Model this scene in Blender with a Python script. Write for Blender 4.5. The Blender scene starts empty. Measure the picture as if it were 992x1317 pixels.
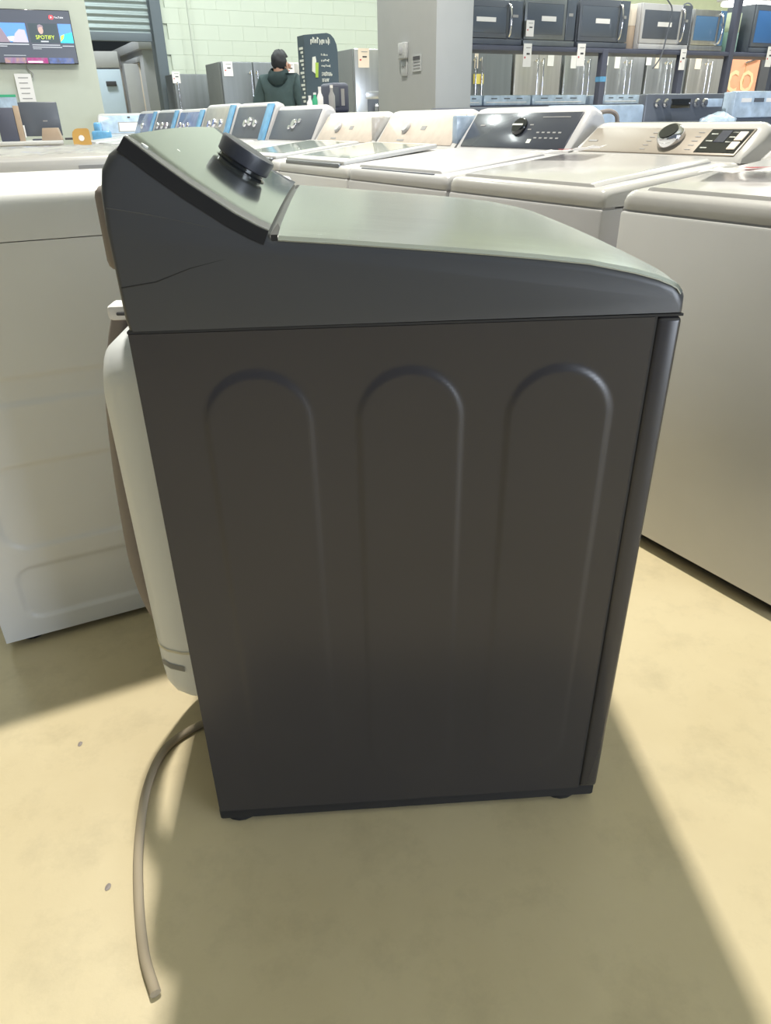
import bpy, bmesh, math, random
from mathutils import Vector, Matrix
random.seed(7)
SC = bpy.context.scene
COL = SC.collection
PI = math.pi

# ------------------------------------------------------------------ camera
F_PX, CXP, CYP, CAM_H = 915.0, 496.0, 658.5, 1.10
_nad = Vector((527 - CXP, 2306 - CYP, F_PX)).normalized()          # where plumb lines meet
_up = -_nad
_fw = (Vector((0, 0, 1)) - _up * _up.z).normalized()
_rt = _fw.cross(_up)
if _rt.x < 0: _rt = -_rt
R3 = Matrix((_rt, _fw, _up))                                       # camera axes -> world axes
cam = bpy.data.cameras.new('camera')
cam.sensor_fit = 'HORIZONTAL'; cam.sensor_width = 36.0
cam.lens = F_PX / 992.0 * 36.0
cam.clip_start = 0.02; cam.clip_end = 200
camo = bpy.data.objects.new('camera', cam); COL.objects.link(camo)
cx_, cy_, cz_ = R3 @ Vector((1, 0, 0)), R3 @ Vector((0, -1, 0)), R3 @ Vector((0, 0, -1))
M = Matrix((cx_, cy_, cz_)).transposed().to_4x4()
M.translation = Vector((0, 0, CAM_H))
camo.matrix_world = M
SC.camera = camo

def at(px, py, Y):
    """point of the room seen at a photo pixel, Y metres ahead"""
    d = R3 @ Vector((px - CXP, py - CYP, F_PX))
    return Vector((0, 0, CAM_H)) + d * (Y / d.y)

# ------------------------------------------------------------------ light
w = bpy.data.worlds.new('world'); SC.world = w; w.use_nodes = True
w.node_tree.nodes['Background'].inputs[0].default_value = (0.74, 0.85, 1.0, 1)
w.node_tree.nodes['Background'].inputs[1].default_value = 0.2
SC.view_settings.view_transform = 'Standard'; SC.view_settings.look = 'None'
SC.view_settings.exposure = 0.0; SC.view_settings.gamma = 1.0
try: SC.view_settings.use_curve_mapping = False
except Exception: pass
SC.cycles.use_denoising = True
SC.cycles.max_bounces = 8
SC.cycles.sample_clamp_indirect = 6.0

def area(name, loc, sx, sy, power, col, rz=0.0, rx=0.0):
    l = bpy.data.lights.new(name, 'AREA'); l.shape = 'RECTANGLE'
    l.size, l.size_y, l.energy, l.color = sx, sy, power, col
    o = bpy.data.objects.new(name, l); COL.objects.link(o)
    o.location = loc; o.rotation_euler = (rx, 0, rz)
    return o
area('high_bay_light', (-0.45, 3.15, 6.2), .22, .22, 520, (1.0, .945, .84))
sf = area('storefront_daylight', (8.0, -5.2, 2.0), 5.0, 3.0, 720, (.80, .88, 1.0)); sf.rotation_euler = Vector((-8.0, 9.5, -.3)).to_track_quat('-Z', 'Y').to_euler()
for i, (x, y, p) in enumerate([(-5, 7.2, 60), (-1.6, 8.2, 80), (2.6, 8.0, 90), (6.0, 7.6, 80),
                               (-3.0, 10.2, 135), (0.6, 10.4, 150), (5.0, 10.0, 220), (9.0, 12.5, 420), (-5.4, 14.2, 260)]):  # last two added to brighten the right wall and the back room
    area('ceiling_strip_and_fill_light', (x, y, 5.6), 1.2, .5, p, (.93, 1.0, .97), math.radians(27))

# ------------------------------------------------------------------ materials
MATS = {}
def mat(name, col, rough=.5, metal=0.0, noise=0.0, nscale=8.0, bump=0.0, bscale=60.0, emit=0.0, alpha=1.0, coat=0.0, stretch=None, spec=.5):
    if name in MATS: return MATS[name]
    m = bpy.data.materials.new(name); m.use_nodes = True
    nt = m.node_tree; b = nt.nodes['Principled BSDF']
    c4 = (*col, 1)
    b.inputs['Base Color'].default_value = c4
    b.inputs['Roughness'].default_value = rough
    b.inputs['Metallic'].default_value = metal
    b.inputs['Specular IOR Level'].default_value = spec
    if coat: b.inputs['Coat Weight'].default_value = coat; b.inputs['Coat Roughness'].default_value = .08
    if alpha < 1: b.inputs['Alpha'].default_value = alpha
    tc = nt.nodes.new('ShaderNodeTexCoord')
    src = tc.outputs['Object']
    if stretch:
        mp = nt.nodes.new('ShaderNodeMapping'); mp.inputs['Scale'].default_value = stretch
        nt.links.new(src, mp.inputs['Vector']); src = mp.outputs['Vector']
    if noise or emit == 0:
        n = nt.nodes.new('ShaderNodeTexNoise'); n.inputs['Scale'].default_value = nscale; n.inputs['Detail'].default_value = 5
        nt.links.new(src, n.inputs['Vector'])
        r = nt.nodes.new('ShaderNodeValToRGB')
        k = max(noise, .02)
        r.color_ramp.elements[0].position = .3; r.color_ramp.elements[1].position = .7
        r.color_ramp.elements[0].color = (*[c * (1 - k) for c in col], 1)
        r.color_ramp.elements[1].color = (*[min(1, c * (1 + k * .6)) for c in col], 1)
        nt.links.new(n.outputs['Fac'], r.inputs['Fac'])
        nt.links.new(r.outputs['Color'], b.inputs['Base Color'])
    if bump:
        n2 = nt.nodes.new('ShaderNodeTexNoise'); n2.inputs['Scale'].default_value = bscale; n2.inputs['Detail'].default_value = 3
        nt.links.new(src, n2.inputs['Vector'])
        bp = nt.nodes.new('ShaderNodeBump'); bp.inputs['Strength'].default_value = bump; bp.inputs['Distance'].default_value = .01
        nt.links.new(n2.outputs['Fac'], bp.inputs['Height']); nt.links.new(bp.outputs['Normal'], b.inputs['Normal'])
    if emit:
        b.inputs['Emission Color'].default_value = c4; b.inputs['Emission Strength'].default_value = emit
    MATS[name] = m
    return m

m_black = mat('black_enamel', (.031, .0295, .033), .27, spec=.5, noise=.06, nscale=3)
m_blackcap = mat('black_cap', (.052, .055, .062), .34, noise=.05, nscale=3)
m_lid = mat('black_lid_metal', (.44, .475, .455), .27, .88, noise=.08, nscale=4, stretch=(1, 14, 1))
m_gloss = mat('gloss_black', (.016, .018, .020), .10, coat=.5)
m_fascia = mat('fascia_black', (.030, .036, .035), .12, coat=1.0, spec=1.0)
m_knobblack = mat('knob_black', (.040, .043, .055), .38)
m_seam = mat('seam_dark', (.012, .012, .013), .7)
m_foot = mat('rubber_foot', (.018, .017, .016), .95)
m_cover = mat('white_plastic_cover', (.70, .73, .75), .45)
m_hose = mat('grey_hose', (.24, .21, .20), .55)
m_cord = mat('grey_cord', (.36, .305, .22), .9)
m_white = mat('white_enamel', (.60, .605, .61), .30, noise=.02)
m_white2 = mat('white_enamel_cool', (.52, .52, .54), .3)
m_whiteside = mat('white_enamel_bright', (.76, .775, .79), .3)
m_whitetop = mat('white_top', (.51, .505, .50), .22, coat=.3)
m_tan = mat('champagne_panel', (.265, .23, .19), .42, .2)
m_chrome = mat('chrome', (.75, .75, .78), .12, 1.0)
m_steel = mat('stainless', (.64, .655, .67), .30, .85, noise=.12, nscale=2.0, stretch=(9, 9, .4))
m_steel2 = mat('stainless_warm', (.62, .60, .575), .36, .75, noise=.12, nscale=2.0, stretch=(9, 9, .4))
m_dsteel = mat('hazed_dark_steel', (.21, .23, .25), .38, .4, noise=.1, nscale=2.0, stretch=(9, 9, .4))  # dark steel raised, background haze put into its colour
m_fside = mat('fridge_side_grey', (.20, .215, .22), .5)
m_hazedark = mat('hazed_dark_panel', (.105, .12, .15), .34)  # black lifted to blue-grey to imitate haze over distant things
m_mglass = mat('hazed_oven_glass', (.105, .125, .16), .14, coat=.3)  # dark glass lightened, haze painted into the base colour
m_shelf = mat('hazed_shelf_steel', (.080, .088, .13), .55)  # black steel with haze lifted into its colour
m_bluefilm = mat('blue_film', (.16, .42, .72), .22, coat=.3, noise=.2, nscale=20)
m_lbfilm = mat('pale_blue_film', (.46, .58, .74), .2, noise=.22, nscale=14, bump=.3, bscale=25, coat=.5)
m_film = mat('clear_film', (.56, .56, .57), .12, alpha=.55, bump=.8, bscale=16, coat=.4)
m_paper = mat('paper', (.80, .79, .80), .8)
m_paperw = mat('paper_warm', (.80, .70, .60), .8)
m_ink = mat('ink_dark', (.07, .07, .08), .7)
m_inkgrey = mat('ink_grey', (.33, .33, .34), .7)
m_red = mat('ink_red', (.55, .06, .07), .6)
m_yellow = mat('yellow_label', (.80, .68, .18), .6)
m_lum = mat('pale_marking', (.72, .75, .70), .5)
m_wall = mat('wall_paint_pale_green', (.64, .70, .605), .75, noise=.03, nscale=2, bump=.15, bscale=40)
m_wallr = mat('wall_paint_olive', (.66, .70, .50), .75, noise=.03)
m_tvwall = mat('wall_paint_grey_green', (.54, .58, .52), .75, noise=.02)
m_column = mat('pillar_paint', (.44, .46, .47), .7, noise=.02)
m_ceiling = mat('ceiling_white', (.78, .82, .78), .9)
m_dark = mat('dark_void', (.05, .06, .08), .8)
m_office = mat('office_wall', (.40, .41, .44), .7, noise=.02)
m_frame = mat('door_frame_slate', (.13, .16, .19), .6)
m_rolls = mat('roller_steel', (.30, .36, .37), .45, .5)
m_card = mat('cardboard', (.52, .31, .09), .8, noise=.08)
m_card2 = mat('cardboard_pale', (.44, .34, .26), .8, noise=.08)
m_orange = mat('orange_print', (.78, .36, .22), .45, noise=.05)
m_yelprint = mat('cream_print', (.80, .60, .36), .5)
m_hoodie = mat('dark_green_fleece', (.052, .085, .092), .9, noise=.15, nscale=9)
m_skin = mat('skin', (.50, .30, .22), .55)
m_hair = mat('black_hair', (.018, .020, .026), .6, noise=.3, nscale=40)
m_jeans = mat('dark_trousers', (.05, .06, .09), .85)
m_green = mat('green_plastic', (.05, .40, .22), .4)
m_lime = mat('lime_print', (.38, .55, .08), .5)
m_counter = mat('counter_grey', (.55, .55, .53), .4)

# floor: warm sealed concrete, faint stains
def floor_mat():
    m = bpy.data.materials.new('sealed_concrete'); m.use_nodes = True
    nt = m.node_tree; b = nt.nodes['Principled BSDF']; L = nt.links
    tc = nt.nodes.new('ShaderNodeTexCoord')
    def nz(s, d=6, r=.6):
        n = nt.nodes.new('ShaderNodeTexNoise'); n.inputs['Scale'].default_value = s; n.inputs['Detail'].default_value = d; n.inputs['Roughness'].default_value = r
        L.new(tc.outputs['Object'], n.inputs['Vector']); return n
    n1, n2, n3 = nz(1.6), nz(7, 8, .7), nz(60, 3)
    r1 = nt.nodes.new('ShaderNodeValToRGB')
    r1.color_ramp.elements[0].position = .32; r1.color_ramp.elements[0].color = (.53, .445, .272, 1)
    r1.color_ramp.elements[1].position = .68; r1.color_ramp.elements[1].color = (.62, .535, .345, 1)
    L.new(n1.outputs['Fac'], r1.inputs['Fac'])
    r2 = nt.nodes.new('ShaderNodeValToRGB')
    r2.color_ramp.elements[0].position = .27; r2.color_ramp.elements[0].color = (.80, .80, .80, 1)
    r2.color_ramp.elements[1].position = .50; r2.color_ramp.elements[1].color = (1, 1, 1, 1)
    L.new(n2.outputs['Fac'], r2.inputs['Fac'])
    mx = nt.nodes.new('ShaderNodeMix'); mx.data_type = 'RGBA'; mx.blend_type = 'MULTIPLY'; mx.inputs[0].default_value = .8
    L.new(r1.outputs['Color'], mx.inputs[6]); L.new(r2.outputs['Color'], mx.inputs[7])
    L.new(mx.outputs[2], b.inputs['Base Color'])
    b.inputs['Roughness'].default_value = .48
    bp = nt.nodes.new('ShaderNodeBump'); bp.inputs['Strength'].default_value = .08; bp.inputs['Distance'].default_value = .004
    L.new(n3.outputs['Fac'], bp.inputs['Height']); L.new(bp.outputs['Normal'], b.inputs['Normal'])
    return m
m_floor = floor_mat()

# ------------------------------------------------------------------ helpers
def link_mesh(name, bm, m, parent=None, smooth=30, loc=None, rz=0):
    bmesh.ops.recalc_face_normals(bm, faces=bm.faces)
    me = bpy.data.meshes.new(name); bm.to_mesh(me); bm.free()
    if m: me.materials.append(m)
    if smooth:
        for p in me.polygons: p.use_smooth = True
        me.set_sharp_from_angle(angle=math.radians(smooth))
    o = bpy.data.objects.new(name, me); COL.objects.link(o)
    if parent: o.parent = parent
    if loc is not None: o.location = loc
    if rz: o.rotation_euler = (0, 0, rz)
    return o
def tag(o, label=None, cat=None, group=None, kind=None):
    if label: o['label'] = label
    if cat: o['category'] = cat
    if group: o['group'] = group
    if kind: o['kind'] = kind
    return o
def empty(name, loc, rz=0, label=None, cat=None, group=None):
    o = bpy.data.objects.new(name, None); COL.objects.link(o)
    o.empty_display_size = .05
    o.location = loc; o.rotation_euler = (0, 0, rz)
    return tag(o, label, cat, group)
def box(bm, x0, x1, y0, y1, z0, z1, bev=0.0, seg=2, mtx=None):
    vs = [bm.verts.new((x, y, z)) for x in (x0, x1) for y in (y0, y1) for z in (z0, z1)]
    fs = [bm.faces.new([vs[i] for i in f]) for f in ((0, 1, 3, 2), (4, 6, 7, 5), (0, 4, 5, 1), (2, 3, 7, 6), (0, 2, 6, 4), (1, 5, 7, 3))]
    if bev:
        es = set(e for f in fs for e in f.edges)
        r = bmesh.ops.bevel(bm, geom=list(es), offset=bev, segments=seg, affect='EDGES', profile=.5)
        vs = list(set(v for f in r['faces'] for v in f.verts) | set(v for v in vs if v.is_valid))
    if mtx is not None:
        for v in vs: v.co = mtx @ v.co
    return vs
def bx(name, parent, m, x0, x1, y0, y1, z0, z1, bev=0.0, seg=2, mtx=None, smooth=30):
    bm = bmesh.new(); box(bm, x0, x1, y0, y1, z0, z1, bev, seg, mtx)
    return link_mesh(name, bm, m, parent, smooth)
def loft(bm, rings, closed=True, caps=True):
    """rings: list of equally long point lists"""
    R = [[bm.verts.new(p) for p in r] for r in rings]
    n = len(R[0])
    for a, b in zip(R, R[1:]):
        for i in range(n if closed else n - 1):
            j = (i + 1) % n
            bm.faces.new((a[i], a[j], b[j], b[i]))
    if caps:
        bm.faces.new(R[0]); bm.faces.new(R[-1][::-1])
    return R
def tube(bm, pts, r, n=10, caps=True):
    pts = [Vector(p) for p in pts]
    rings = []
    u = None
    for i, p in enumerate(pts):
        t = (pts[min(i + 1, len(pts) - 1)] - pts[max(i - 1, 0)]).normalized()
        if u is None:
            u = t.orthogonal().normalized()
        u = (u - t * u.dot(t)).normalized(); v = t.cross(u)
        rr = r[i] if isinstance(r, (list, tuple)) else r
        rings.append([p + (u * math.cos(2 * PI * k / n) + v * math.sin(2 * PI * k / n)) * rr for k in range(n)])
    loft(bm, rings, True, caps)
def spline(pts, k=8):
    pts = [Vector(p) for p in pts]; out = []
    P = [pts[0] * 2 - pts[1]] + pts + [pts[-1] * 2 - pts[-2]]
    for i in range(1, len(P) - 2):
        a, b, c, d = P[i - 1:i + 3]
        for j in range(k):
            t = j / k
            out.append(.5 * ((2 * b) + (c - a) * t + (2 * a - 5 * b + 4 * c - d) * t * t + (3 * b - a - 3 * c + d) * t ** 3))
    return out + [pts[-1]]
def lathe(bm, prof, origin, axis, n=28, xdir=None, sx=1.0):
    """prof: (radius, height) pairs along axis"""
    axis = Vector(axis).normalized(); u = (Vector(xdir) if xdir else axis.orthogonal()).normalized(); v = axis.cross(u)
    o = Vector(origin)
    rings = [[o + axis * h + (u * math.cos(2 * PI * k / n) * r * sx + v * math.sin(2 * PI * k / n) * r) for k in range(n)] for r, h in prof]
    loft(bm, rings, True, True)
def prism_x(bm, prof, x0, x1, round_=0.0):
    """(y,z) profile pulled along x"""
    loft(bm, [[(x, y, z) for y, z in prof] for x in (x0, x1)])
def text_mesh(name, s, size, m, parent, mtx, extrude=.0005, align='CENTER'):
    cu = bpy.data.curves.new(name, 'FONT'); cu.body = s; cu.size = size; cu.extrude = extrude
    cu.align_x = align; cu.align_y = 'CENTER'; cu.resolution_u = 2
    t = bpy.data.objects.new(name + '_tmp', cu); COL.objects.link(t)
    dg = bpy.context.evaluated_depsgraph_get(); dg.update()
    me = bpy.data.meshes.new_from_object(t.evaluated_get(dg)); me.name = name
    bpy.data.objects.remove(t); bpy.data.curves.remove(cu)
    me.transform(mtx); me.materials.clear(); me.materials.append(m)
    o = bpy.data.objects.new(name, me); COL.objects.link(o); o.parent = parent
    return o
def frame_mtx(o, x, y):
    x = Vector(x).normalized(); y = Vector(y); y = (y - x * y.dot(x)).normalized(); z = x.cross(y)
    m = Matrix((x, y, z)).transposed().to_4x4(); m.translation = Vector(o); return m
def struct(o): return tag(o, kind='structure')

# grid directions of the shop
A30 = math.radians(30.5)
ROW = Vector((-math.sin(A30), math.cos(A30), 0)); DEP = Vector((math.cos(A30), math.sin(A30), 0))
A27 = math.radians(27.5)
ALONG = Vector((math.cos(A27), math.sin(A27), 0)); BACK = Vector((-math.sin(A27), math.cos(A27), 0))

# ------------------------------------------------------------------ setting
struct(bx('floor', None, m_floor, -16, 22, -8, 34, -.08, 0, smooth=0))
struct(bx('ceiling', None, m_ceiling, -16, 22, -8, 34, 6.6, 6.7, smooth=0))

def wall_slab(name, p0, dirv, length, z0, z1, thick, m):
    """slab whose front face starts at p0 and runs along dirv"""
    rz = math.atan2(dirv.y, dirv.x)
    bm = bmesh.new(); box(bm, 0, length, 0, thick, z0, z1)
    return struct(link_mesh(name, bm, m, None, 0, (p0.x, p0.y, 0), rz))

PW = at(300, 60, 13.6); PW.z = 0
w0 = at(205, 60, 12.9)
t0 = (Vector((w0.x, w0.y, 0)) - PW).dot(ALONG)          # left end of the block wall
wp = PW + ALONG * t0
wall_back = wall_slab('wall_back', wp + BACK * .03, ALONG, 5.4, 0, 6.6, .25, m_wall)
# blocks of the block wall: each one laid on the wall
blk = bmesh.new(); box(blk, 0, .3985, -.0305, .02, 0, .1985, .0012, 1)
bme = bpy.data.meshes.new('block'); bmesh.ops.recalc_face_normals(blk, faces=blk.faces); blk.to_mesh(bme); blk.free(); bme.materials.append(m_wall)
for r in range(8, 19):
    for c in range(0, 11):
        o = bpy.data.objects.new('block', bme); COL.objects.link(o); o.parent = wall_back
        o.location = (c * .4 + (.2 if r % 2 else 0) + .001, 0, r * .2)
wr = wall_slab('wall_right', wp + ALONG * 5.4 + BACK * .03, ALONG, 13, 0, 6.6, .25, m_wallr)
# conduit down the block wall
bm = bmesh.new(); c0 = at(238, 0, 13.12); c1 = at(252, 88, 13.12)
tube(bm, [(c0.x, c0.y, 4.6), (c1.x, c1.y, .9)], .012, 8)
tag(link_mesh('conduit', bm, m_tvwall), 'thin vertical conduit pipe on pale green block wall', 'pipe')

# TV wall at left
pt = at(0, 50, 9.3); ATV = Vector((math.cos(math.radians(23)), math.sin(math.radians(23)), 0))
ed = at(120, 70, 9.75)
tl = (ed - pt).dot(ATV)
wl = wall_slab('wall_left', Vector((pt.x, pt.y, 0)) - ATV * 6, ATV, 6 + tl, 0, 6.6, .16, m_tvwall)

# roller door, its frame and the room behind
d0 = at(198, 60, 12.95); d0.z = 0
rd = empty('door_1', d0, A27); struct(rd)
zb = at(150, 48, 12.6).z
bm = bmesh.new()
prof = []
n = 26
for i in range(n * 6 + 1):
    z = zb + .06 + i * .085 / 6
    prof.append((.012 * math.sin(2 * PI * i / 6), z))
pl = [(y - .02, z) for y, z in prof] + [(y + .0, z) for y, z in reversed(prof)]
prism_x(bm, pl, -2.6, -.02)
link_mesh('slat_curtain', bm, m_rolls, rd, 60)
bx('bottom_bar', rd, m_frame, -2.6, -.02, -.05, .02, zb - .04, zb + .07, .008)
bx('door_jamb', rd, m_frame, -.0, .16, -.10, .16, 0, 6.6, .01)
struct(bx('wall_far', None, m_dark, -22, -2, 21.5, 21.7, 0, 5.0))
# office box in the back room
oc = at(180, 52, 15.2); oz = oc.z
orz = A27
of = empty('office_cabin', (oc.x, oc.y, 0), orz, 'grey boxed-in office cabin with two doorways seen under the roller door', 'office')
OB = 4.6
bx('cabin_body', of, m_office, 0, 1.6, .0, OB, 0, oz, .01)
bx('roof_trim', of, m_office, -.05, 1.65, -.05, OB, oz - .13, oz + .02, .01)
def on_left_face(px, py):          # y along left face of the cabin for a pixel
    best = None
    for i in range(0, 1200):
        y = i * OB / 1200
        q = oc + BACK * y
        d = R3.transposed() @ (Vector((q.x, q.y, 1.6)) - Vector((0, 0, CAM_H)))
        x = CXP + F_PX * d.x / d.z
        if best is None or abs(x - px) < best[0]: best = (abs(x - px), y)
    return best[1]
ya, yb = on_left_face(172, 100), on_left_face(183, 100)
y1, y2 = max(on_left_face(153, 100), .9), on_left_face(147, 100)
yA = .35
bx('doorway', of, m_paperw, -.02, .03, yA, yA + .95, 0, 2.05, .005)
bx('door_frame', of, m_office, -.05, .02, yA - .08, yA + 1.03, 2.05, 2.13, .005)
bx('door_leaf', of, m_white2, -.28, -.02, yA + .0, yA + .05, 0, 2.03, .005)
bx('doorway', of, m_frame, -.02, .03, 2.1, 2.95, 0, 2.1, .005)
bx('door_frame', of, m_office, -.05, .02, 2.02, 3.03, 2.1, 2.2, .005)
sg = at(195, 103, 15.4)
si = empty('wall_sign', (sg.x, sg.y, sg.z), orz, 'small dark square sign on the grey office cabin wall', 'sign')
bx('sign_board', si, m_frame, -.09, .10, -.06, -.03, -.13, .11, .004)
bm = bmesh.new(); lathe(bm, [(.055, -.066), (.055, -.06)], (0, 0, 0), (0, 1, 0), 16)
for v in bm.verts: v.co.y -= 0
link_mesh('sign_emblem', bm, m_inkgrey, si)
# tall white freezer in the back room
fz = at(134, 66, 15.5); fz0 = at(121, 66, 15.5)
fw_ = (at(148, 66, 15.5) - at(116, 66, 15.5)).length
tf = empty('upright_freezer', (fz.x, fz.y, 0), A27 * .5, 'tall white upright freezer behind the end of the TV wall', 'freezer')
bx('cabinet', tf, m_white2, -fw_ / 2, fw_ / 2, 0.03, .6, 0, fz.z, .015)
bx('door', tf, mat('freezer_pale_blue', (.62, .74, .88), .35), -fw_ / 2, fw_ / 2, -.03, .025, .1, fz.z - .28, .01)
bx('top_panel', tf, m_white2, -fw_ / 2, fw_ / 2, -.03, .025, fz.z - .26, fz.z, .01)
bx('handle', tf, m_ink, -.06, .12, -.06, -.03, fz.z - .55, fz.z - .47, .006)

# pillar
pc = at(561, 70, 5.4); a1 = math.radians(24)
pv = Vector((-math.sin(a1), math.cos(a1), 0))
lx = None
def solve_len(p, dv, px):
    """how far along dv from p one meets the photo column px"""
    T = R3.transposed(); k = (px - CXP) / F_PX
    a = T @ Vector((p.x, p.y, 1.6 - CAM_H)); b = T @ Vector((dv.x, dv.y, 0))
    return (k * a.z - a.x) / (b.x - k * b.z)
pu = Vector((math.cos(a1), math.sin(a1), 0))
Lw, Ld = solve_len(pc, pu, 609), solve_len(pc, pv, 485.5)
bm = bmesh.new(); box(bm, 0, Lw, 0, Ld, 0, 6.6, .006)
pil = struct(link_mesh('wall_pillar', bm, m_column, None, 30, (pc.x, pc.y, 0), a1))
# fittings on the pillar's left face (local -x)
ph = solve_len(pc, pv, 521)
pf = pc + pv * ph
zq = lambda py: at(525, py, pf.y).z
tp = empty('wall_thermostat', (pf.x, pf.y, zq(66)), a1, 'small pale wall box on left face of the pillar, upper one', 'wall box')
bx('box_body', tp, m_column, -.03, -.001, -.055, .055, -.045, .05, .006)
bx('box_screen', tp, m_office, -.032, -.029, -.02, .03, -.02, .025, .002)
tk = empty('wall_outlet', (pf.x, pf.y, zq(86)), a1, 'small white outlet plate on the pillar under the pale box', 'outlet')
bx('plate', tk, m_column, -.010, -.001, -.045, .045, -.055, .05, .003)
for dy in (-.02, .02): bx('socket', tk, m_inkgrey, -.012, -.009, dy - .007, dy + .007, -.01, .008, .001)
pf2 = pc + pv * solve_len(pc, pv, 537)
ts = empty('wall_notice', (pf2.x, pf2.y, zq(84)), a1, 'small printed plate with black header on the pillar', 'notice')
bx('sheet', ts, m_column, -.006, -.001, -.065, .065, -.045, .05)
bx('header', ts, m_ink, -.008, -.006, -.05, .05, .022, .042)
for k in range(3): bx('print_line', ts, m_inkgrey, -.008, -.006, -.05, .045, .008 - k * .018, .014 - k * .018)

# ------------------------------------------------------------------ THE BLACK WASHER (side towards us)
YAWB = math.radians(3.3)
BW = empty('top_load_washer', (-.3046, .8422, 0), YAWB, 'black top-load washer in the foreground seen from its side', 'washer')
DV = .69
def side_grid():
    bm = bmesh.new()
    u0, u1, z0, z1 = .003, .643, .035, .879
    nu, nz_ = 200, 190
    def sd(u, z):
        d = 9
        for cu, r, top in ((.146, .0665, .826), (.3395, .0665, .824), (.534, .0675, .820)):
            zt, zb_ = top - r, .16
            zz = min(max(z, zb_), zt)
            d = min(d, math.hypot(u - cu, z - zz) - r)
        return d
    V = []
    for j in range(nz_ + 1):
        z = z0 + (z1 - z0) * j / nz_
        row = []
        for i in range(nu + 1):
            u = u0 + (u1 - u0) * i / nu
            d = sd(u, z)
            t = min(max((.0050 - d) / .010, 0), 1); s = t * t * (3 - 2 * t)
            fade = min(max((z - .25) / .35, .25), 1)
            row.append(bm.verts.new((u, .0 - .0027 * s * fade, z)))
        V.append(row)
    for j in range(nz_):
        for i in range(nu):
            bm.faces.new((V[j][i], V[j][i + 1], V[j + 1][i + 1], V[j + 1][i]))
    # returns: fold the sheet back all round
    def fold(line, dy, du=0, dz=0):
        nv = [bm.verts.new((v.co.x + du, v.co.y + dy, v.co.z + dz)) for v in line]
        for a, b, c, d in zip(line, line[1:], nv[1:], nv): bm.faces.new((a, b, c, d))
    fold(V[0], .02); fold(V[-1], .02)
    fold([r[0] for r in V], .02, -.003); fold([r[-1] for r in V], .02)
    return bm
link_mesh('side_panel', side_grid(), m_black, BW, 60)
bm = bmesh.new(); box(bm, .004, .642, .012, DV, .035, .878, .004)
link_mesh('cabinet', bm, m_black, BW)
bx('front_panel', BW, m_black, .6455, .6785, .0, DV, .034, .879, .007, 3)
bx('base_rail', BW, m_foot, .0, .676, .003, DV - .003, .009, .036, .005)
for fu in (.035, .62):
    for fv in (.04, DV - .04):
        bm = bmesh.new(); lathe(bm, [(.034, 0), (.036, .003), (.034, .010), (.02, .011)], (fu, fv, 0), (0, 0, 1), 18)
        link_mesh('foot', bm, m_foot, BW)
def interp(pts, u):
    for (a, za), (b, zb2) in zip(pts, pts[1:]):
        if a <= u <= b: return za + (zb2 - za) * (u - a) / (b - a)
    return pts[-1][1]
CON = [(.040, 1.081), (.066, 1.060), (.095, 1.038), (.142, 1.006), (.165, .993), (.183, .984)]
LID = [(.183, .984), (.19, .985), (.25, .980), (.315, .974), (.38, .968), (.441, .962), (.497, .956), (.553, .949), (.611, .937), (.640, .929), (.658, .922), (.671, .914), (.678, .904), (.679, .884)]
CAPP = [(.003, .8825), (.0005, .90), (.0, .93), (-.001, 1.00), (.001, 1.035), (.006, 1.056), (.016, 1.070), (.028, 1.078)] + CON + LID[1:]
def cap_ring(v):
    r = .014; e = min(v, DV - v)
    q = max(0, r - e); ins = r - math.sqrt(max(0, r * r - q * q))
    crown = .004 * math.sin(PI * v / DV)
    out = []
    for i, (u, z) in enumerate(CAPP):
        k = min(1, max(0, (z - .885) / .02))
        uu = u + (ins * .6 if u < .02 else 0) - (ins * .6 if u > .66 else 0)
        out.append((uu, v, z - ins * k + crown * k))
    return out
bm = bmesh.new()
vs_ = [0, .001, .003, .006, .010, .014] + [.05 + i * (DV - .1) / 10 for i in range(11)] + [DV - .014, DV - .010, DV - .006, DV - .003, DV - .001, DV]
loft(bm, [cap_ring(v) for v in vs_])
link_mesh('top_cover', bm, m_blackcap, BW, 40)
# glossy control fascia on the slope
def slab_ring(v, pts, t_lo, t_hi, rnd=.006, lo=None):
    e = min(v - lo[0], lo[1] - v) if lo else 1
    q = max(0, rnd - e); ins = rnd - math.sqrt(max(0, rnd * rnd - q * q))
    crown = .004 * math.sin(PI * v / DV)
    N = []
    for i, (u, z) in enumerate(pts):
        a = pts[max(i - 1, 0)]; b = pts[min(i + 1, len(pts) - 1)]
        t = Vector((b[0] - a[0], b[1] - a[1])).normalized(); N.append(Vector((-t.y, t.x)))
    up_ = [(u + n.x * (t_hi - ins), v, z + n.y * (t_hi - ins) + crown) for (u, z), n in zip(pts, N)]
    dn = [(u + n.x * t_lo, v, z + n.y * t_lo + crown) for (u, z), n in zip(pts, N)]
    return up_ + dn[::-1]
bm = bmesh.new(); lo = (.001, DV - .001)
vv = [lo[0], lo[0] + .001, lo[0] + .004] + [.06 + i * .57 / 8 for i in range(9)] + [lo[1] - .004, lo[1] - .001, lo[1]]
cpts = [(.036, 1.084), (.05, 1.073)] + CON[1:5] + [(.178, .987)]
loft(bm, [slab_ring(v, cpts, -.013, .0045, .003, lo) for v in vv])
link_mesh('control_fascia', bm, m_fascia, BW, 40)
m_edge = mat('fascia_edge_black', (.016, .017, .020), .6, spec=.2)
for va, vb in ((-.0016, .0012), (DV - .0012, DV + .0016)):
    bm = bmesh.new(); loft(bm, [slab_ring(v, cpts, -.0125, .0035, 0) for v in (va, vb)]); link_mesh('fascia_edge', bm, m_edge, BW, 40)
bm = bmesh.new(); lo = (.004, DV - .004)
lpts = [(.1895, .985)] + LID[2:11] + [(.668, .9165), (.674, .909)]
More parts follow.
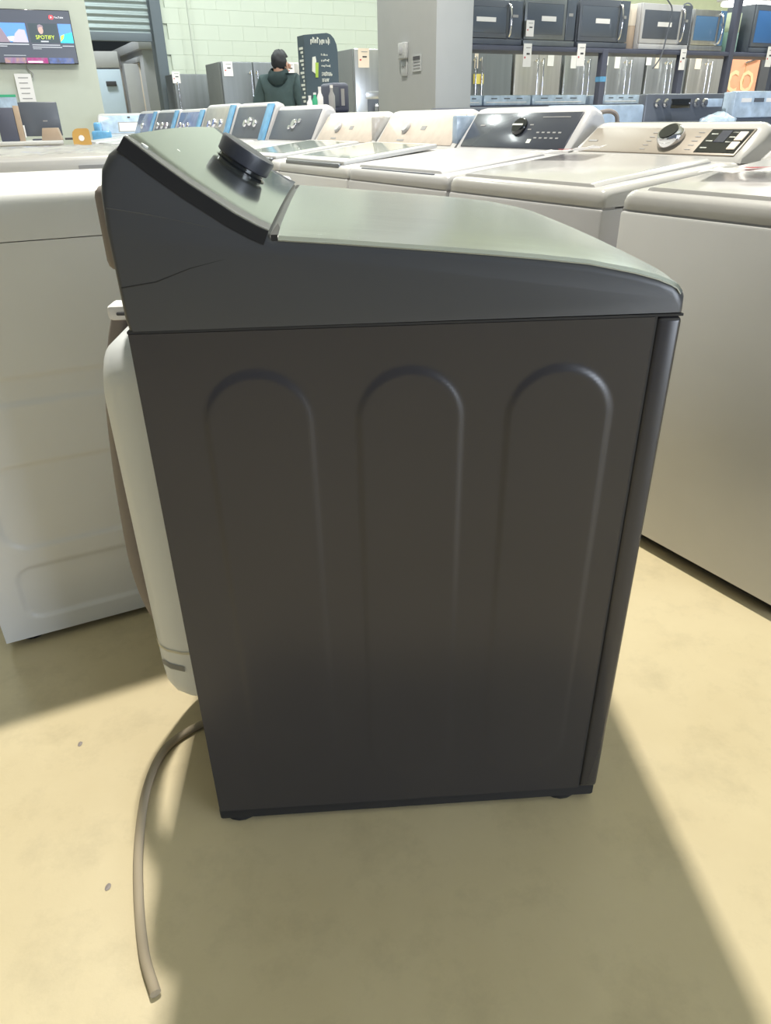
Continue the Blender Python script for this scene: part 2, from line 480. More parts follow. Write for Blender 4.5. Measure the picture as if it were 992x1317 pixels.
loft(bm, [slab_ring(v, lpts, -.006, .0035, .008, lo) for v in vv])
link_mesh('lid', bm, m_lid, BW, 40)
bx('lid_gap', BW, m_seam, .181, .1885, .003, DV - .003, .972, .9858)
# knob on the fascia
kn = Vector((.553, 0, .833)).normalized(); ko = Vector((.111, .365, 1.033))
bm = bmesh.new(); lathe(bm, [(.040, -.004), (.041, .004), (.036, .006), (.036, .012)], ko, kn, 36)
kb = link_mesh('knob_base', bm, m_gloss, BW)
bm = bmesh.new(); lathe(bm, [(.034, .010), (.0395, .011), (.041, .0125), (.0425, .031), (.0415, .0335), (.039, .0345), (.004, .0338)], ko, kn, 40)
link_mesh('control_knob', bm, m_knobblack, BW)
bm = bmesh.new(); lathe(bm, [(.004, .001), (.004, .007)], Vector((.050, .02, 1.072)), kn, 10)
link_mesh('indicator_light', bm, m_lum, BW)
for s_, v_ in ((.062, .14), (.066, .17), (.062, .20)):
    bm = bmesh.new(); lathe(bm, [(.003, .003), (.003, .0065)], Vector((s_, v_, interp(CON, s_))), kn, 8)
    link_mesh('indicator_light', bm, m_lum, BW)
# valve bump on the back edge of the console, clip, cover and hose
bm = bmesh.new(); box(bm, -.034, .004, .085, .24, .935, 1.035, .014, 3)
link_mesh('inlet_valve', bm, m_hose, BW)
def rrect(u0, zlo, zhi, v0, v1, r, k=5):
    out = []
    for (cv, cz2, a0) in ((v1 - r, zhi - r, 0), (v0 + r, zhi - r, 90), (v0 + r, zlo + r, 180), (v1 - r, zlo + r, 270)):
        for i in range(k + 1):
            a = math.radians(a0 + 90 * i / k)
            out.append((u0, cv + r * math.cos(a), cz2 + r * math.sin(a)))
    return out
bm = bmesh.new()
rings = []
for du, ins in ((.004, -.004), (-.030, .0), (-.055, .010), (-.070, .024), (-.078, .042), (-.083, .075)):
    rings.append(rrect(du, .212 + ins * .5, .848 - ins * .9, .070 + ins, .635 - ins, .055))
loft(bm, rings)
link_mesh('back_cover', bm, m_cover, BW, 50)
for zz, hh, mm, nm in ((.335, .005, mat('seam_highlight_cream', (.95, .92, .78), .5), 'cover_seam'), (.298, .011, mat('slot_grey', (.47, .47, .46), .5), 'cover_slot')):  # seam colour brightened to paint a cream highlight along it
    bm = bmesh.new(); rings = []
    for du, ins in ((.002, -.0055), (-.030, -.0015), (-.0555, .0085), (-.071, .0225), (-.0792, .0412)):
        rings.append([(du, .070 + ins, zz), (du, .070 + ins, zz + hh)])
    if nm == 'cover_slot': rings = rings[1:4]
    loft(bm, rings, closed=False, caps=False)
    bmesh.ops.solidify(bm, geom=list(bm.faces), thickness=.002)
    link_mesh(nm, bm, mm, BW)
bm = bmesh.new(); box(bm, -.088, .003, .225, .270, .842, .864, .006, 2)
link_mesh('hose_clip', bm, m_paper, BW)
bx('clip_pin', BW, m_ink, -.074, -.02, .222, .227, .850, .855, .002)
bm = bmesh.new()
tube(bm, spline([(-.068, .25, .85), (-.085, .25, .80), (-.108, .26, .72), (-.122, .27, .63), (-.130, .27, .52), (-.133, .27, .37), (-.120, .29, .25), (-.08, .34, .10), (-.02, .38, .04)], 8), .018, 12)
link_mesh('drain_hose', bm, m_hose, BW, 60)
# joints drawn as fine dark grooves
bx('panel_joint', BW, m_seam, .002, .678, .0006, .02, .8794, .8824)
bx('panel_joint', BW, m_seam, .6425, .646, .0006, .02, .036, .880)
bm = bmesh.new(); tube(bm, [(.006, .0002, .933), (.046, .0002, .9385), (.087, .0002, .9525), (.13, .0002, .962)], [.0009, .0008, .0006, .0002], 6); link_mesh('panel_joint', bm, m_seam, BW)
bm = bmesh.new(); tube(bm, [(.006, .0002, 1.018), (.05, .0002, 1.010), (.10, .0002, .999), (.14, .0002, .989)], [.0008, .0007, .0006, .0003], 6); link_mesh('flank_ridge', bm, m_blackcap, BW)
# power cord on the floor
def gp(px, py, z):
    d = R3 @ Vector((px - CXP, py - CYP, F_PX)); return Vector((0, 0, CAM_H)) + d * ((z - CAM_H) / d.z)
bm = bmesh.new()
pts = [gp(x, y, .0082) for x, y in ((300, 918), (256, 933), (214, 962), (190, 1010), (179, 1080), (178, 1150), (185, 1225), (200, 1278))]
tube(bm, spline(pts, 8), [.0080] * (7 * 8 + 1), 10)
pco = link_mesh('power_cord', bm, m_cord, None, 60)
pco.data.transform((Matrix.Translation(BW.location) @ Matrix.Rotation(YAWB, 4, 'Z')).inverted()); pco.parent = BW
# bits of debris on the floor
for i, (px, py, s) in enumerate(((139, 1141, .0042), (103, 957, .0034))):
    q = gp(px, py, 0); bm = bmesh.new()
    bmesh.ops.create_icosphere(bm, subdivisions=1, radius=s)
    for v in bm.verts: v.co = Vector((v.co.x * 1.2, v.co.y * (1.6 + .4 * i), abs(v.co.z) * .35)) * (1 + .3 * random.random())
    o = link_mesh('floor_crumb', bm, m_hose, None, 0, q)
    tag(o, ['dark crumb on the floor left of the power cord', 'small dark scrap on lit floor near white machine'][i], 'crumb')

# ------------------------------------------------------------------ left white machine (side towards us)
YL = math.radians(25.4)
q = gp(10, 838, 0)
LM = empty('front_load_machine', (q.x, q.y, 0), YL, 'white machine at left edge with embossed side and flat top', 'washer')
LL, LD = .80, .66
def emboss_grid(nu, nz_, u0, u1, z0, z1, fn):
    bm = bmesh.new(); V = []
    for j in range(nz_ + 1):
        z = z0 + (z1 - z0) * j / nz_
        V.append([bm.verts.new((u0 + (u1 - u0) * i / nu, fn(u0 + (u1 - u0) * i / nu, z), z)) for i in range(nu + 1)])
    for j in range(nz_):
        for i in range(nu): bm.faces.new((V[j][i], V[j][i + 1], V[j + 1][i + 1], V[j + 1][i]))
    def fold(line):
        nv = [bm.verts.new((v.co.x, .02, v.co.z)) for v in line]
        for a, b, c, d in zip(line, line[1:], nv[1:], nv): bm.faces.new((a, b, c, d))
    fold(V[0]); fold(V[-1]); fold([r[0] for r in V]); fold([r[-1] for r in V])
    return bm
def lsd(u, z):
    def rr(cu, cz2, hu, hz, r):
        dx, dz = abs(u - cu) - hu + r, abs(z - cz2) - hz + r
        return math.hypot(max(dx, 0), max(dz, 0)) + min(max(dx, dz), 0) - r
    d1 = rr(.41, .358, .345, .099, .05); d2 = rr(.41, .14, .345, .068, .035); d3 = rr(.41, .62, .345, .027, .02)
    out = 0
    for d, dp in ((d1, .005), (d2, .005), (d3, .004)):
        t = min(max((.005 - d) / .01, 0), 1); out += dp * t * t * (3 - 2 * t)
    return out
link_mesh('side_panel', emboss_grid(150, 170, .003, LL - .003, .022, .9038, lsd), m_whiteside, LM, 60)
bx('cabinet', LM, m_white, .004, LL - .004, .01, LD, .022, .904, .004)
bm = bmesh.new()
pr = [(0, .9055), (0, .955), (.003, .975), (.010, .986), (.022, .991), (LD - .01, .991), (LD, .98), (LD, .906)]
prism_x(bm, pr, 0, LL)
link_mesh('top_cover', bm, m_whiteside, LM, 40)
for fu in (.06, LL - .06):
    for fv in (.05, LD - .05):
        bm = bmesh.new(); lathe(bm, [(.026, 0), (.026, .012), (.014, .013), (.014, .024)], (fu, fv, 0), (0, 0, 1), 14)
        link_mesh('foot', bm, m_foot, LM)

# ------------------------------------------------------------------ the row of top-load washers at right and behind
WW, WD = .69, .725
C0 = at(775, 268, 2.0); SEAM = C0.z; C0.z = 0
ROWRZ = math.atan2(-ROW.y, -ROW.x)
def washer(origin, rz, label, zt, body, top, face, lid_style='solid', group=None, knobs=(), marks=True, end='plain', face_marks=(), z_seam=None, lidmat=None, name='top_load_washer'):
    zs = z_seam or SEAM
    W = empty(name, origin, rz, label, 'washer', group)
    bx('cabinet', W, body, 0, WW, .0, WD, .04, zs - .004, .008)
    bx('base_rail', W, m_foot, .02, WW - .02, .03, WD - .02, .018, .042)
    for fx in (.05, WW - .05):
        for fy in (.06, WD - .06):
            bm = bmesh.new(); lathe(bm, [(.024, 0), (.024, .012), (.012, .013), (.012, .02)], (fx, fy, 0), (0, 0, 1), 12)
            link_mesh('foot', bm, m_foot, W)
    zl, zr = zs + .045, zs + .095                    # front lip and rear of deck
    bx('deck_seam', W, m_inkgrey, .003, WW - .003, .006, .05, zs - .005, zs + .001)
    # deck: profile pulled along x, ends rounded
    pr = [(.004, zs), (.003, zs + .012), (.004, zs + .028), (.010, zl - .006), (.022, zl), (.48, zr - .01), (WD - .02, zr - .005), (WD - .02, zs)]
    bm = bmesh.new(); rings = []
    for x in (0, .003, .010, .022, .04, WW - .04, WW - .022, WW - .010, WW - .003, WW):
        e = min(x, WW - x); q = max(0, .03 - e); ins = .030 - math.sqrt(max(0, .0009 - q * q))
        rings.append([(x, y + (ins * .3 if y < .1 else 0), z - (ins * .55 if z > zs + .02 else 0)) for y, z in pr])
    loft(bm, rings); link_mesh('deck', bm, top, W, 40)
    # lid
    lx0, lx1, ly0, ly1 = .055, WW - .055, .02, .49
    if lid_style == 'solid':
        bm = bmesh.new(); rings = []
        lp = [(ly0, zl - .004), (ly0 + .004, zl + .008), (ly0 + .03, zl + .013), (ly1 - .02, zr + .004), (ly1, zr - .004)]
        for x in (lx0, lx0 + .008, lx0 + .02, lx1 - .02, lx1 - .008, lx1):
            e = min(x - lx0, lx1 - x); q = max(0, .02 - e); ins = .02 - math.sqrt(max(0, .0004 - q * q))
            rings.append([(x, y, z - ins * .5) for y, z in lp] + [(x, ly1, zl - .012), (x, ly0, zl - .012)])
        loft(bm, rings); L_ = link_mesh('lid', bm, lidmat or top, W, 40)
    else:
        mtx = Matrix.Translation((0, 0, 0))
        sh = (zr - zl) / (ly1 - ly0)
        bm = bmesh.new(); vs = box(bm, lx0, lx1, ly0, ly1, 0, .018, .006)
        for v in vs: v.co.z += zl - .002 + sh * (v.co.y - ly0)
        L_ = link_mesh('lid', bm, top, W)
        bm = bmesh.new(); vs = box(bm, lx0 + .05, lx1 - .05, ly0 + .06, ly1 - .03, .0165, .0195)
        for v in vs: v.co.z += zl - .002 + sh * (v.co.y - ly0)
        link_mesh('lid_glass', bm, mat('lid_glass', (.30, .36, .31), .08, coat=.5), L_)
        bm = bmesh.new(); box(bm, lx0 + .02, lx1 - .02, ly0 - .014, ly0 + .004, zl - .012, zl + .006, .006)
        link_mesh('lid_handle', bm, mat('lid_trim', (.25, .26, .28), .3, .6), L_)
    # console
    y0, y1 = .535, .645
    zb0 = zr - .012
    n_ = 10
    bm = bmesh.new(); rings = []
    cp = [(y0, zb0), (y0 + .004, zb0 + .014), (y1 - .012, zt - .016), (y1, zt - .004), (y1 + .018, zt), (WD - .03, zt - .012), (WD - .01, zt - .05), (WD - .008, zb0)]
    for x in (0, .004, .012, .028, .05, WW - .05, WW - .028, WW - .012, WW - .004, WW):
        e = min(x, WW - x); q = max(0, .045 - e); ins = .045 - math.sqrt(max(0, .045 ** 2 - q * q))
        rings.append([(x, y, z - ins * .75 * max(0, (z - zb0) / (zt - zb0))) for y, z in cp])
    loft(bm, rings); link_mesh('console', bm, top, W, 40)
    p0 = Vector((0, y0 + .004, zb0 + .014)); p1 = Vector((0, y1 - .012, zt - .016))
    sv = (p1 - p0); nv = Vector((0, -sv.z, sv.y)).normalized(); sl = sv.length; sd_ = sv.normalized()
    def S(x, s, off=0): return Vector((x, 0, 0)) + p0 + sv * s + nv * off
    fm = frame_mtx(p0, (1, 0, 0), sd_)                # local: x right, y up the slope, z out
    def plate(nm, m, x0, x1, s0, s1, t0=.0, t1=.004, bev=.0, par=W):
        bm = bmesh.new(); box(bm, x0, x1, s0 * sl, s1 * sl, t0, t1, bev, 2, fm); return link_mesh(nm, bm, m, par)
    fp = plate('control_panel', face, .03, WW - .03, .03, .96, -.004, .004, .003)
    for (kx, ks, kr, kh, km) in knobs:
        bm = bmesh.new(); lathe(bm, [(kr * .95, .002), (kr, kh * .35), (kr * .92, kh * .8), (kr * .8, kh), (kr * .1, kh * .97)], S(kx, ks, 0), nv, 24)
        link_mesh('knob', bm, km, W, 40)
    for (x0, x1, s0, s1, nm, m) in face_marks: plate(nm, m, x0, x1, s0, s1, .0035, .0052, 0)
    W['slope'] = 0
    del W['slope']
    return W, plate, S, nv, zl, zr
def rowpos(k, gap=0):
    p = C0 + ROW * (.705 * k + WW + gap); return (p.x, p.y, 0)
G = 'top-load washers in the long showroom row'
ch = m_chrome
# k = -1: right-hand foreground machine
W1, pl1, S1, n1, zl1, zr1 = washer(rowpos(-1, -.045), ROWRZ, 'white top-load washer cut off by right edge of picture', 1.07, m_white, m_whitetop, m_tan, z_seam=SEAM + .004)
# k = 0: champagne console, large chrome knob
fmk = [(.515, .655, .10, .90, 'display_panel', m_gloss)]
fmk += [(.525, .548, .72 - .24 * i, .76 - .24 * i, 'label_print', m_lum) for i in range(3)]
fmk += [(.595, .615, .78 - .16 * i, .81 - .16 * i, 'label_print', m_lum) for i in range(3)]
fmk += [(.30, .32, .75 - .15 * i, .77 - .15 * i, 'label_print', m_inkgrey) for i in range(5)]
fmk += [(.475, .495, .78 - .15 * i, .80 - .15 * i, 'label_print', m_inkgrey) for i in range(5)]
fmk += [(.045, .085, .40, .46, 'maker_mark', m_inkgrey)]
W2, pl2, S2, n2, zl2, zr2 = washer(rowpos(0), ROWRZ, 'white washer with champagne console, big chrome knob and dark display', 1.07, m_white2, m_whitetop, m_tan,
    knobs=[(.395, .52, .044, .036, m_chrome)], face_marks=fmk)
pl2('cycle_window', mat('window_dim', (.06, .065, .085), .15), .555, .59, .45, .85, .005, .0062)
for s0, s1 in ((.50, .80), (.20, .46)):
    pl2('button', m_paperw, .620, .648, s0, s1, .005, .009, .002)
bm = bmesh.new(); lathe(bm, [(.030, .0365), (.030, .038)], S2(.395, .52, 0), n2, 24); link_mesh('knob_cap', bm, m_gloss, W2)
# k = 1: black glass console
fmk = [(.47 + .03 * i, .485 + .03 * i, .42 - .14 * (j), .45 - .14 * j, 'label_print', m_inkgrey) for i in range(5) for j in range(2)]
fmk += [(.46, .61, .82, .835, 'label_print', m_inkgrey), (.41, .43, .62, .645, 'label_print', m_inkgrey), (.41, .43, .50, .525, 'label_print', m_inkgrey), (.44, .462, .16, .26, 'start_button', m_lum), (.10, .13, .60, .635, 'maker_mark', m_inkgrey)]
W3, pl3, S3, n3, zl3, zr3 = washer(rowpos(1), ROWRZ, 'white washer with wide black glass control panel', 1.125, m_white2, m_white2, mat('panel_glass', (.045, .052, .072), .22, coat=.3),
    knobs=[(.36, .56, .036, .022, m_gloss)], face_marks=fmk)
bx('lid_handle', W3, m_hazedark, .09, WW - .09, .012, .024, zl3 - .012, zl3 - .001, .003)
for a in (0,):
    bm = bmesh.new()
    m3 = frame_mtx(S3(.36, .56, .0225), (1, 0, 0), Vector((0, 1, 1)))
    box(bm, -.030, .030, -.004, .004, -.001, .002, .001, 1, m3); link_mesh('knob_pointer', bm, m_lum, W3)
# k = 2, 3: cream consoles under protective film
for k, lab, r in ((2, 'cream-console washer beside the black-panel washer, glass lid under film', .0), (3, 'cream-console washer with glass lid, second left of the black-panel washer', .0)):
    Wk, plk, Sk, nk, zlk, zrk = washer(rowpos(k), ROWRZ, lab, 1.125, m_white, m_white, mat('cream_panel', (.58, .51, .45), .4, noise=.08, nscale=30), lid_style='glass',
        knobs=[(.23, .55, .030, .018, m_white2)], face_marks=[(.36, .40, .48, .60, 'label_print', m_inkgrey), (.20, .26, .12, .17, 'label_print', m_inkgrey)])
    bm = bmesh.new(); box(bm, WW - .035, WW + .003, .55, .66, .99, 1.10, .008); link_mesh('protective_film', bm, m_lbfilm if k == 2 else m_film, Wk)
# k = 4..: smaller and smaller
specs = [
    (4, 1.17, m_hazedark, 'white washer with dark console and chrome dial behind the cream consoles', [(.36, .5, .03, .02, ch), (.30, .4, .014, .014, ch), (.42, .6, .014, .014, ch)], None),
    (5, 1.20, m_hazedark, 'white washer with dark console and bright blue film on its right end', [(.26, .45, .026, .02, ch), (.35, .5, .03, .024, ch), (.44, .45, .026, .02, ch)], m_bluefilm),
    (6, 1.205, m_steel2, 'washer with beige-grey console, three knobs and blue film corner', [(.20, .4, .03, .022, ch), (.32, .45, .034, .026, ch), (.46, .45, .03, .022, ch)], m_bluefilm),
    (7, 1.185, mat('blue_wrapped_panel', (.16, .22, .42), .25, coat=.4, noise=.2, nscale=20), 'washer with console wrapped in dark blue film, left of the beige one', [(.15, .4, .03, .024, ch), (.25, .35, .03, .024, ch), (.35, .4, .03, .024, ch)], m_bluefilm),
    (8, 1.19, m_hazedark, 'far washer with dark console and three chrome knobs in the row', [(.15, .4, .03, .024, ch), (.30, .4, .03, .024, ch), (.45, .4, .03, .024, ch)], m_bluefilm),
    (9, 1.19, MATS['blue_wrapped_panel'], 'farthest washer of the row, console wrapped in blue film', [(.3, .4, .03, .024, ch)], m_bluefilm),
]
for k, zt, fc, lab, kn_, tape in specs:
    Wk, plk, Sk, nk, _, _ = washer(rowpos(k), ROWRZ, lab, zt, m_white2, m_white2, fc, knobs=kn_)
    if tape:
        plk('protective_film', tape, WW - .13, WW - .012, -.02, 1.02, .003, .008, .002)
# white wrapped machine further left, facing us
q = at(124, 150, 9.2)
WX, plx, Sx, nx_, _, _ = washer((q.x + .6 * math.sin(.2), q.y - .6 * math.cos(.2), 0), .2, 'white washer with pale blue film and blank label, below the roller door', 1.185, m_white2, m_whitetop, m_lbfilm)
plx('label_frame', m_inkgrey, .22, .46, .10, .62, .004, .006)
plx('blank_label', m_paper, .235, .445, .14, .56, .0055, .0075)
plx('maker_mark', m_ink, .33, .36, .82, .90, .004, .006)
bm = bmesh.new(); box(bm, .0, .20, -.02, .05, .70, 1.02, .02); link_mesh('protective_film', bm, m_bluefilm, WX)
bm = bmesh.new(); box(bm, -.02, .05, .36, .56, .96, 1.10, .02); link_mesh('protective_film', bm, m_bluefilm, WX)
# back-to-back neighbour behind the chrome-knob washer
p = C0 + DEP * (WD * 2 + .05) + ROW * (-.46)
W9, pl9, _, _, _, _ = washer((p.x, p.y, 0), ROWRZ + PI, 'white washer standing back to back with the chrome-knob washer', 1.03, m_white2, m_whitetop, m_tan)

# papers lying on lids
def sleeve(W, x, y, rz, label):
    o_ = W.location; q = Vector((o_.x, o_.y, 0)) - ROW * x + DEP * y; q.z = SEAM + .045 + .013 + .098 * (y - .05) + .010
    T = empty('document_sleeve', q, rz, label, 'paper')
    bm = bmesh.new()
    R_ = [[bm.verts.new((-.11 + .22 * i / 8, -.07 + .14 * j / 5, .004 + .006 * math.sin(i * 1.1 + j) ** 2 + (.018 * (i / 8) ** 3))) for i in range(9)] for j in range(6)]
    for a, b in zip(R_, R_[1:]):
        for i in range(8): bm.faces.new((a[i], a[i + 1], b[i + 1], b[i]))
    bmesh.ops.solidify(bm, geom=list(bm.faces), thickness=.001)
    link_mesh('sheet', bm, m_paper, T, 60)
    bm = bmesh.new()
    vs = [bm.verts.new(v) for v in ((-.035, 0, .014), (0, -.03, .014), (.04, .005, .016), (.0, .03, .014))]
    bm.faces.new(vs); bmesh.ops.solidify(bm, geom=list(bm.faces), thickness=.001); link_mesh('red_print', bm, m_red, T)
    return T
sleeve(W2, .15, .37, ROWRZ + .2, 'white document sleeve with red mark on the chrome-knob washer lid')
sleeve(W1, .21, .21, ROWRZ + .3, 'white document sleeve with red mark on the lid at right picture edge')

# ------------------------------------------------------------------ film-covered machines behind the left one
def wrapped(origin, rz, wid, dep, z, label, lid=m_white):
    T = empty('front_load_machine', origin, rz, label, 'washer')
    bx('cabinet', T, lid, 0, wid, 0, dep, .02, z - .075, .01)
    bx('top_cover', T, mat('pale_grey_top', (.60, .59, .57), .3), -.004, wid + .004, -.012, dep, z - .068, z, .014, 3)
    bx('maker_mark', T, m_inkgrey, wid * .40, wid * .53, -.0145, -.010, z - .042, z - .030)
    bm = bmesh.new(); R_ = []
    nx2, ny2 = 26, 18
    for j in range(ny2 + 1):
        R_.append([bm.verts.new((-.02 + (wid + .04) * i / nx2, -.01 + dep * j / ny2, z + .004 + .012 * abs(math.sin(i * .9 + 1.3 * j) * math.cos(j * .7 - i * .35)) + .003 * random.random())) for i in range(nx2 + 1)])
    for a, b in zip(R_, R_[1:]):
        for i in range(nx2): bm.faces.new((a[i], a[i + 1], b[i + 1], b[i]))
    link_mesh('plastic_film', bm, m_film, T, 60)
    for fx in (.05, wid - .05):
        for fy in (.06, dep - .06):
            bm = bmesh.new(); lathe(bm, [(.024, 0), (.024, .02)], (fx, fy, 0), (0, 0, 1), 12); link_mesh('foot', bm, m_foot, T)
    return T
q0 = at(-30, 200, 2.75)
wrapped((q0.x, q0.y, 0), math.radians(25), .80, .70, .995, 'grey-topped machine under clear film right behind the left white machine')
q0 = at(-70, 200, 4.1)
wrapped((q0.x, q0.y, 0), math.radians(25), 1.0, .75, .965, 'film-covered machine in second row behind the left white machine')

# ------------------------------------------------------------------ counter with monitor under the TV
qc = at(-78, 180, 7.3)
CT = empty('service_counter', (qc.x, qc.y, 0), math.radians(23), 'grey service counter under the wall TV, mostly hidden', 'counter')
bx('counter_front', CT, m_counter, 0, 1.02, .03, .55, 0, .92, .006)
bx('counter_top', CT, m_white, -.03, 1.04, 0, .6, .92, .955, .008)
def on_counter(px, dy):
    p0 = qc + Vector((-math.sin(math.radians(23)), math.cos(math.radians(23)), 0)) * dy
    t = solve_len(Vector((p0.x, p0.y, 0)), ATV, px)
    v = p0 + ATV * t; return Vector((v.x, v.y, .955))
cz = .955
q = on_counter(36, .3)
zc = at(45, 152, q.y).z
MO = empty('computer_monitor', q, math.radians(18), 'black computer monitor seen from behind on the counter', 'monitor')
mw = (at(72, 150, q.y) - at(17, 150, q.y)).length * .84
bx('monitor_back', MO, m_hazedark, -mw / 2, mw / 2, 0, .035, zc - cz - .155, zc - cz + .135, .008)
bx('maker_mark', MO, m_inkgrey, .02, .06, -.002, .001, zc - cz - .03, zc - cz - .02)
bx('stand', MO, m_shelf, -.025, .025, .035, .06, 0, zc - cz, .004)
bx('stand_base', MO, m_shelf, -.11, .11, -.03, .13, 0, .012, .004)
q = on_counter(-4, .05)
PB = empty('counter_box', q, math.radians(23), 'tan and dark box left of the monitor', 'box')
zt = at(8, 136, q.y).z - cz
bx('box_body', PB, m_shelf, -.12, .035, 0, .25, 0, zt * .95, .006)
bx('box_edge', PB, m_card2, .036, .085, 0, .25, 0, zt, .004)
bx('label_sheet', PB, m_paper, .088, .10, .01, .2, .03, zt * .45, .002)
q = on_counter(45, .06)
bm = bmesh.new(); box(bm, -.09, .09, 0, .14, 0, .105, .004)
for v in bm.verts:
    if v.co.z > .05: v.co.x *= .75
tag(link_mesh('cardboard_box', bm, m_card2, None, 30, q, math.radians(15)), 'small brown cardboard box under the monitor', 'box')
q = on_counter(84, .12)
SCN = empty('desk_device', q, .4, 'small black desk device on the counter right of the monitor', 'device')
bx('scanner_body', SCN, m_shelf, -.055, .05, 0, .10, 0, .06, .01); bx('scanner_tray', SCN, m_ink, -.14, -.06, .02, .1, .0, .018, .003); bx('scanner_head', SCN, m_ink, -.03, .03, .01, .08, .06, .085, .008)
# board with round hole
q = at(107, 188, 6.6)
zt = at(107, 165, 6.6).z; zb2 = .93
bm = bmesh.new()
hw = .068
out = [(-hw, zb2 - zt + .002), (hw * 1.05, zb2 - zt + .002)] + [(hw * 1.0 - .02 + .02 * math.cos(a), -.02 + .02 * math.sin(a)) for a in (0, .5, 1, PI / 2)] + [(-hw + .05 + .05 * math.cos(a), -.05 + .05 * math.sin(a)) for a in (PI / 2, 2, 2.6, PI)]
loft(bm, [[(x, y, z) for x, z in out] for y in (0, .012)])
BH = empty('hang_board', (q.x, q.y, zt), .3, 'brown cardboard piece with round hole standing left of white washer', 'cardboard')
link_mesh('board', bm, m_card, BH)
for cxh, czh, r, mm in ((.0, -.07, .022, m_paper), (.025, -.155, .017, m_ink)):
    bm = bmesh.new(); lathe(bm, [(r, -.003), (r, -.001)], (cxh, 0, czh), (0, 1, 0), 16); link_mesh('hole', bm, mm, BH)
SP = empty('display_table', (q.x - .62, q.y - .20, 0), .3, 'low grey table under the brown board with the hole', 'table')
bx('table_top', SP, m_counter, 0, .75, -.1, .3, zb2 - .035, zb2 - .005, .004)
for fx in (.03, .70):
    for fy in (-.07, .25): bx('leg', SP, m_shelf, fx, fx + .03, fy, fy + .03, 0, zb2 - .03)

# ------------------------------------------------------------------ wall TV with its screen
TVY = 9.22
tl_, tr_ = at(-55, 46, TVY), at(103, 46, TVY)
base = Vector((pt.x, pt.y, 0)) - Vector((-math.sin(math.radians(23)), math.cos(math.radians(23)), 0)) * .06
def tvx(px): 
    b0 = base - ATV * 2
    return solve_len(b0, ATV, px) - 2
xr = tvx(103.5)
z1t, z0t = at(0, 10.5, base.y).z, at(0, 82.5, base.y).z
TV = empty('wall_television', (base.x, base.y, 0), math.radians(23), 'wall-mounted television showing a dark video menu', 'television')
x0 = xr - 1.0
bx('tv_frame', TV, m_gloss, x0, xr, -.02, .05, z0t, z1t, .006)
m_scr = mat('screen_dark', (.085, .095, .125), .3, emit=.55)
bx('screen', TV, m_scr, x0 + .008, xr - .006, -.023, -.019, z0t + .012, z1t - .008)
Wt, Ht = xr - x0, z1t - z0t
def tvp(px, py):
    """photo pixel -> (x,z) on the TV"""
    x = tvx(px + (46 - py) * (-.155) * -1) if False else None
    return None
# screen uv measured on the photo: right edge at u=1 and 109 px of visible width
def vis(u): return xr - (1 - u) * (xr - tvx(5))
def scr(nm, m, u0, u1, v0, v1, t=.0245):
    return bx(nm, TV, m, vis(u0), vis(u1), -t, -.0225, z1t - Ht * v1, z1t - Ht * v0)
def grad(name, stops, scale=6, e=.8):
    if name in MATS: return MATS[name]
    m = bpy.data.materials.new(name); m.use_nodes = True; nt = m.node_tree; b = nt.nodes['Principled BSDF']
    tc = nt.nodes.new('ShaderNodeTexCoord'); n_ = nt.nodes.new('ShaderNodeTexNoise'); n_.inputs['Scale'].default_value = scale; n_.inputs['Detail'].default_value = 2
    r = nt.nodes.new('ShaderNodeValToRGB'); nt.links.new(tc.outputs['Object'], n_.inputs['Vector']); nt.links.new(n_.outputs['Fac'], r.inputs['Fac'])
    els = r.color_ramp.elements
    els[0].position, els[0].color = .33, (*stops[0], 1); els[1].position, els[1].color = .68, (*stops[-1], 1)
    for i, c in enumerate(stops[1:-1]):
        e_ = els.new(.33 + .35 * (i + 1) / (len(stops) - 1)); e_.color = (*c, 1)
    b.inputs['Base Color'].default_value = (0, 0, 0, 1)
    nt.links.new(r.outputs['Color'], b.inputs['Emission Color']); b.inputs['Emission Strength'].default_value = e
    MATS[name] = m; return m
e_sky = mat('screen_sky', (.12, .28, .75), .3, emit=.8); e_rock = mat('screen_rock', (.25, .20, .25), .3, emit=.8); e_snow = mat('screen_pale', (.45, .42, .52), .3, emit=.8)
e_txt = mat('screen_text', (.45, .47, .52), .3, emit=.7); e_yel = mat('screen_yellow', (.60, .72, .08), .3, emit=.9); e_red = mat('screen_red', (.85, .08, .10), .3, emit=.9)
e_cyan = mat('screen_cyan', (.05, .55, .75), .3, emit=.9); e_dk = mat('screen_slate', (.055, .075, .09), .3, emit=.7); e_wht = mat('screen_white', (.8, .8, .85), .3, emit=.8)
th = scr('video_thumbnail', e_sky, -.02, .40, .25, .60)
def poly_on(nm, m, pts, t, par):
    bm = bmesh.new(); loft(bm, [[(vis(u), -y, z1t - Ht * v) for u, v in pts] for y in (.0225, t)]); return link_mesh(nm, bm, m, TV if par is None else par, 0)
poly_on('rock', e_rock, [(-.02, .60), (-.02, .40), (.03, .32), (.09, .34), (.13, .46), (.17, .60)], .0255, th)
poly_on('pale_rock', e_snow, [(.20, .60), (.25, .44), (.31, .36), (.38, .37), (.40, .60)], .0255, th)
poly_on('surf', e_wht, [(.13, .56), (.15, .50), (.23, .49), (.24, .53), (.20, .58)], .0250, th)
th = scr('video_thumbnail', e_dk, .435, .80, .25, .60)
poly_on('portrait', mat('screen_face', (.50, .33, .30), .3, emit=.8), [(.585 + .033 * math.cos(a), .37 + .075 * math.sin(a)) for a in [i * PI / 5 for i in range(10)]], .0255, th)
poly_on('portrait_hair', e_rock, [(.545, .36), (.555, .28), (.585, .265), (.62, .29), (.622, .34), (.60, .31), (.57, .32)], .026, th)
tm = Matrix.Translation((vis(.625), -.0262, z1t - Ht * .505)) @ Matrix.Rotation(PI / 2, 4, 'X')
text_mesh('caption_text', 'SPOTIFY', .052, e_yel, th, tm, .001)
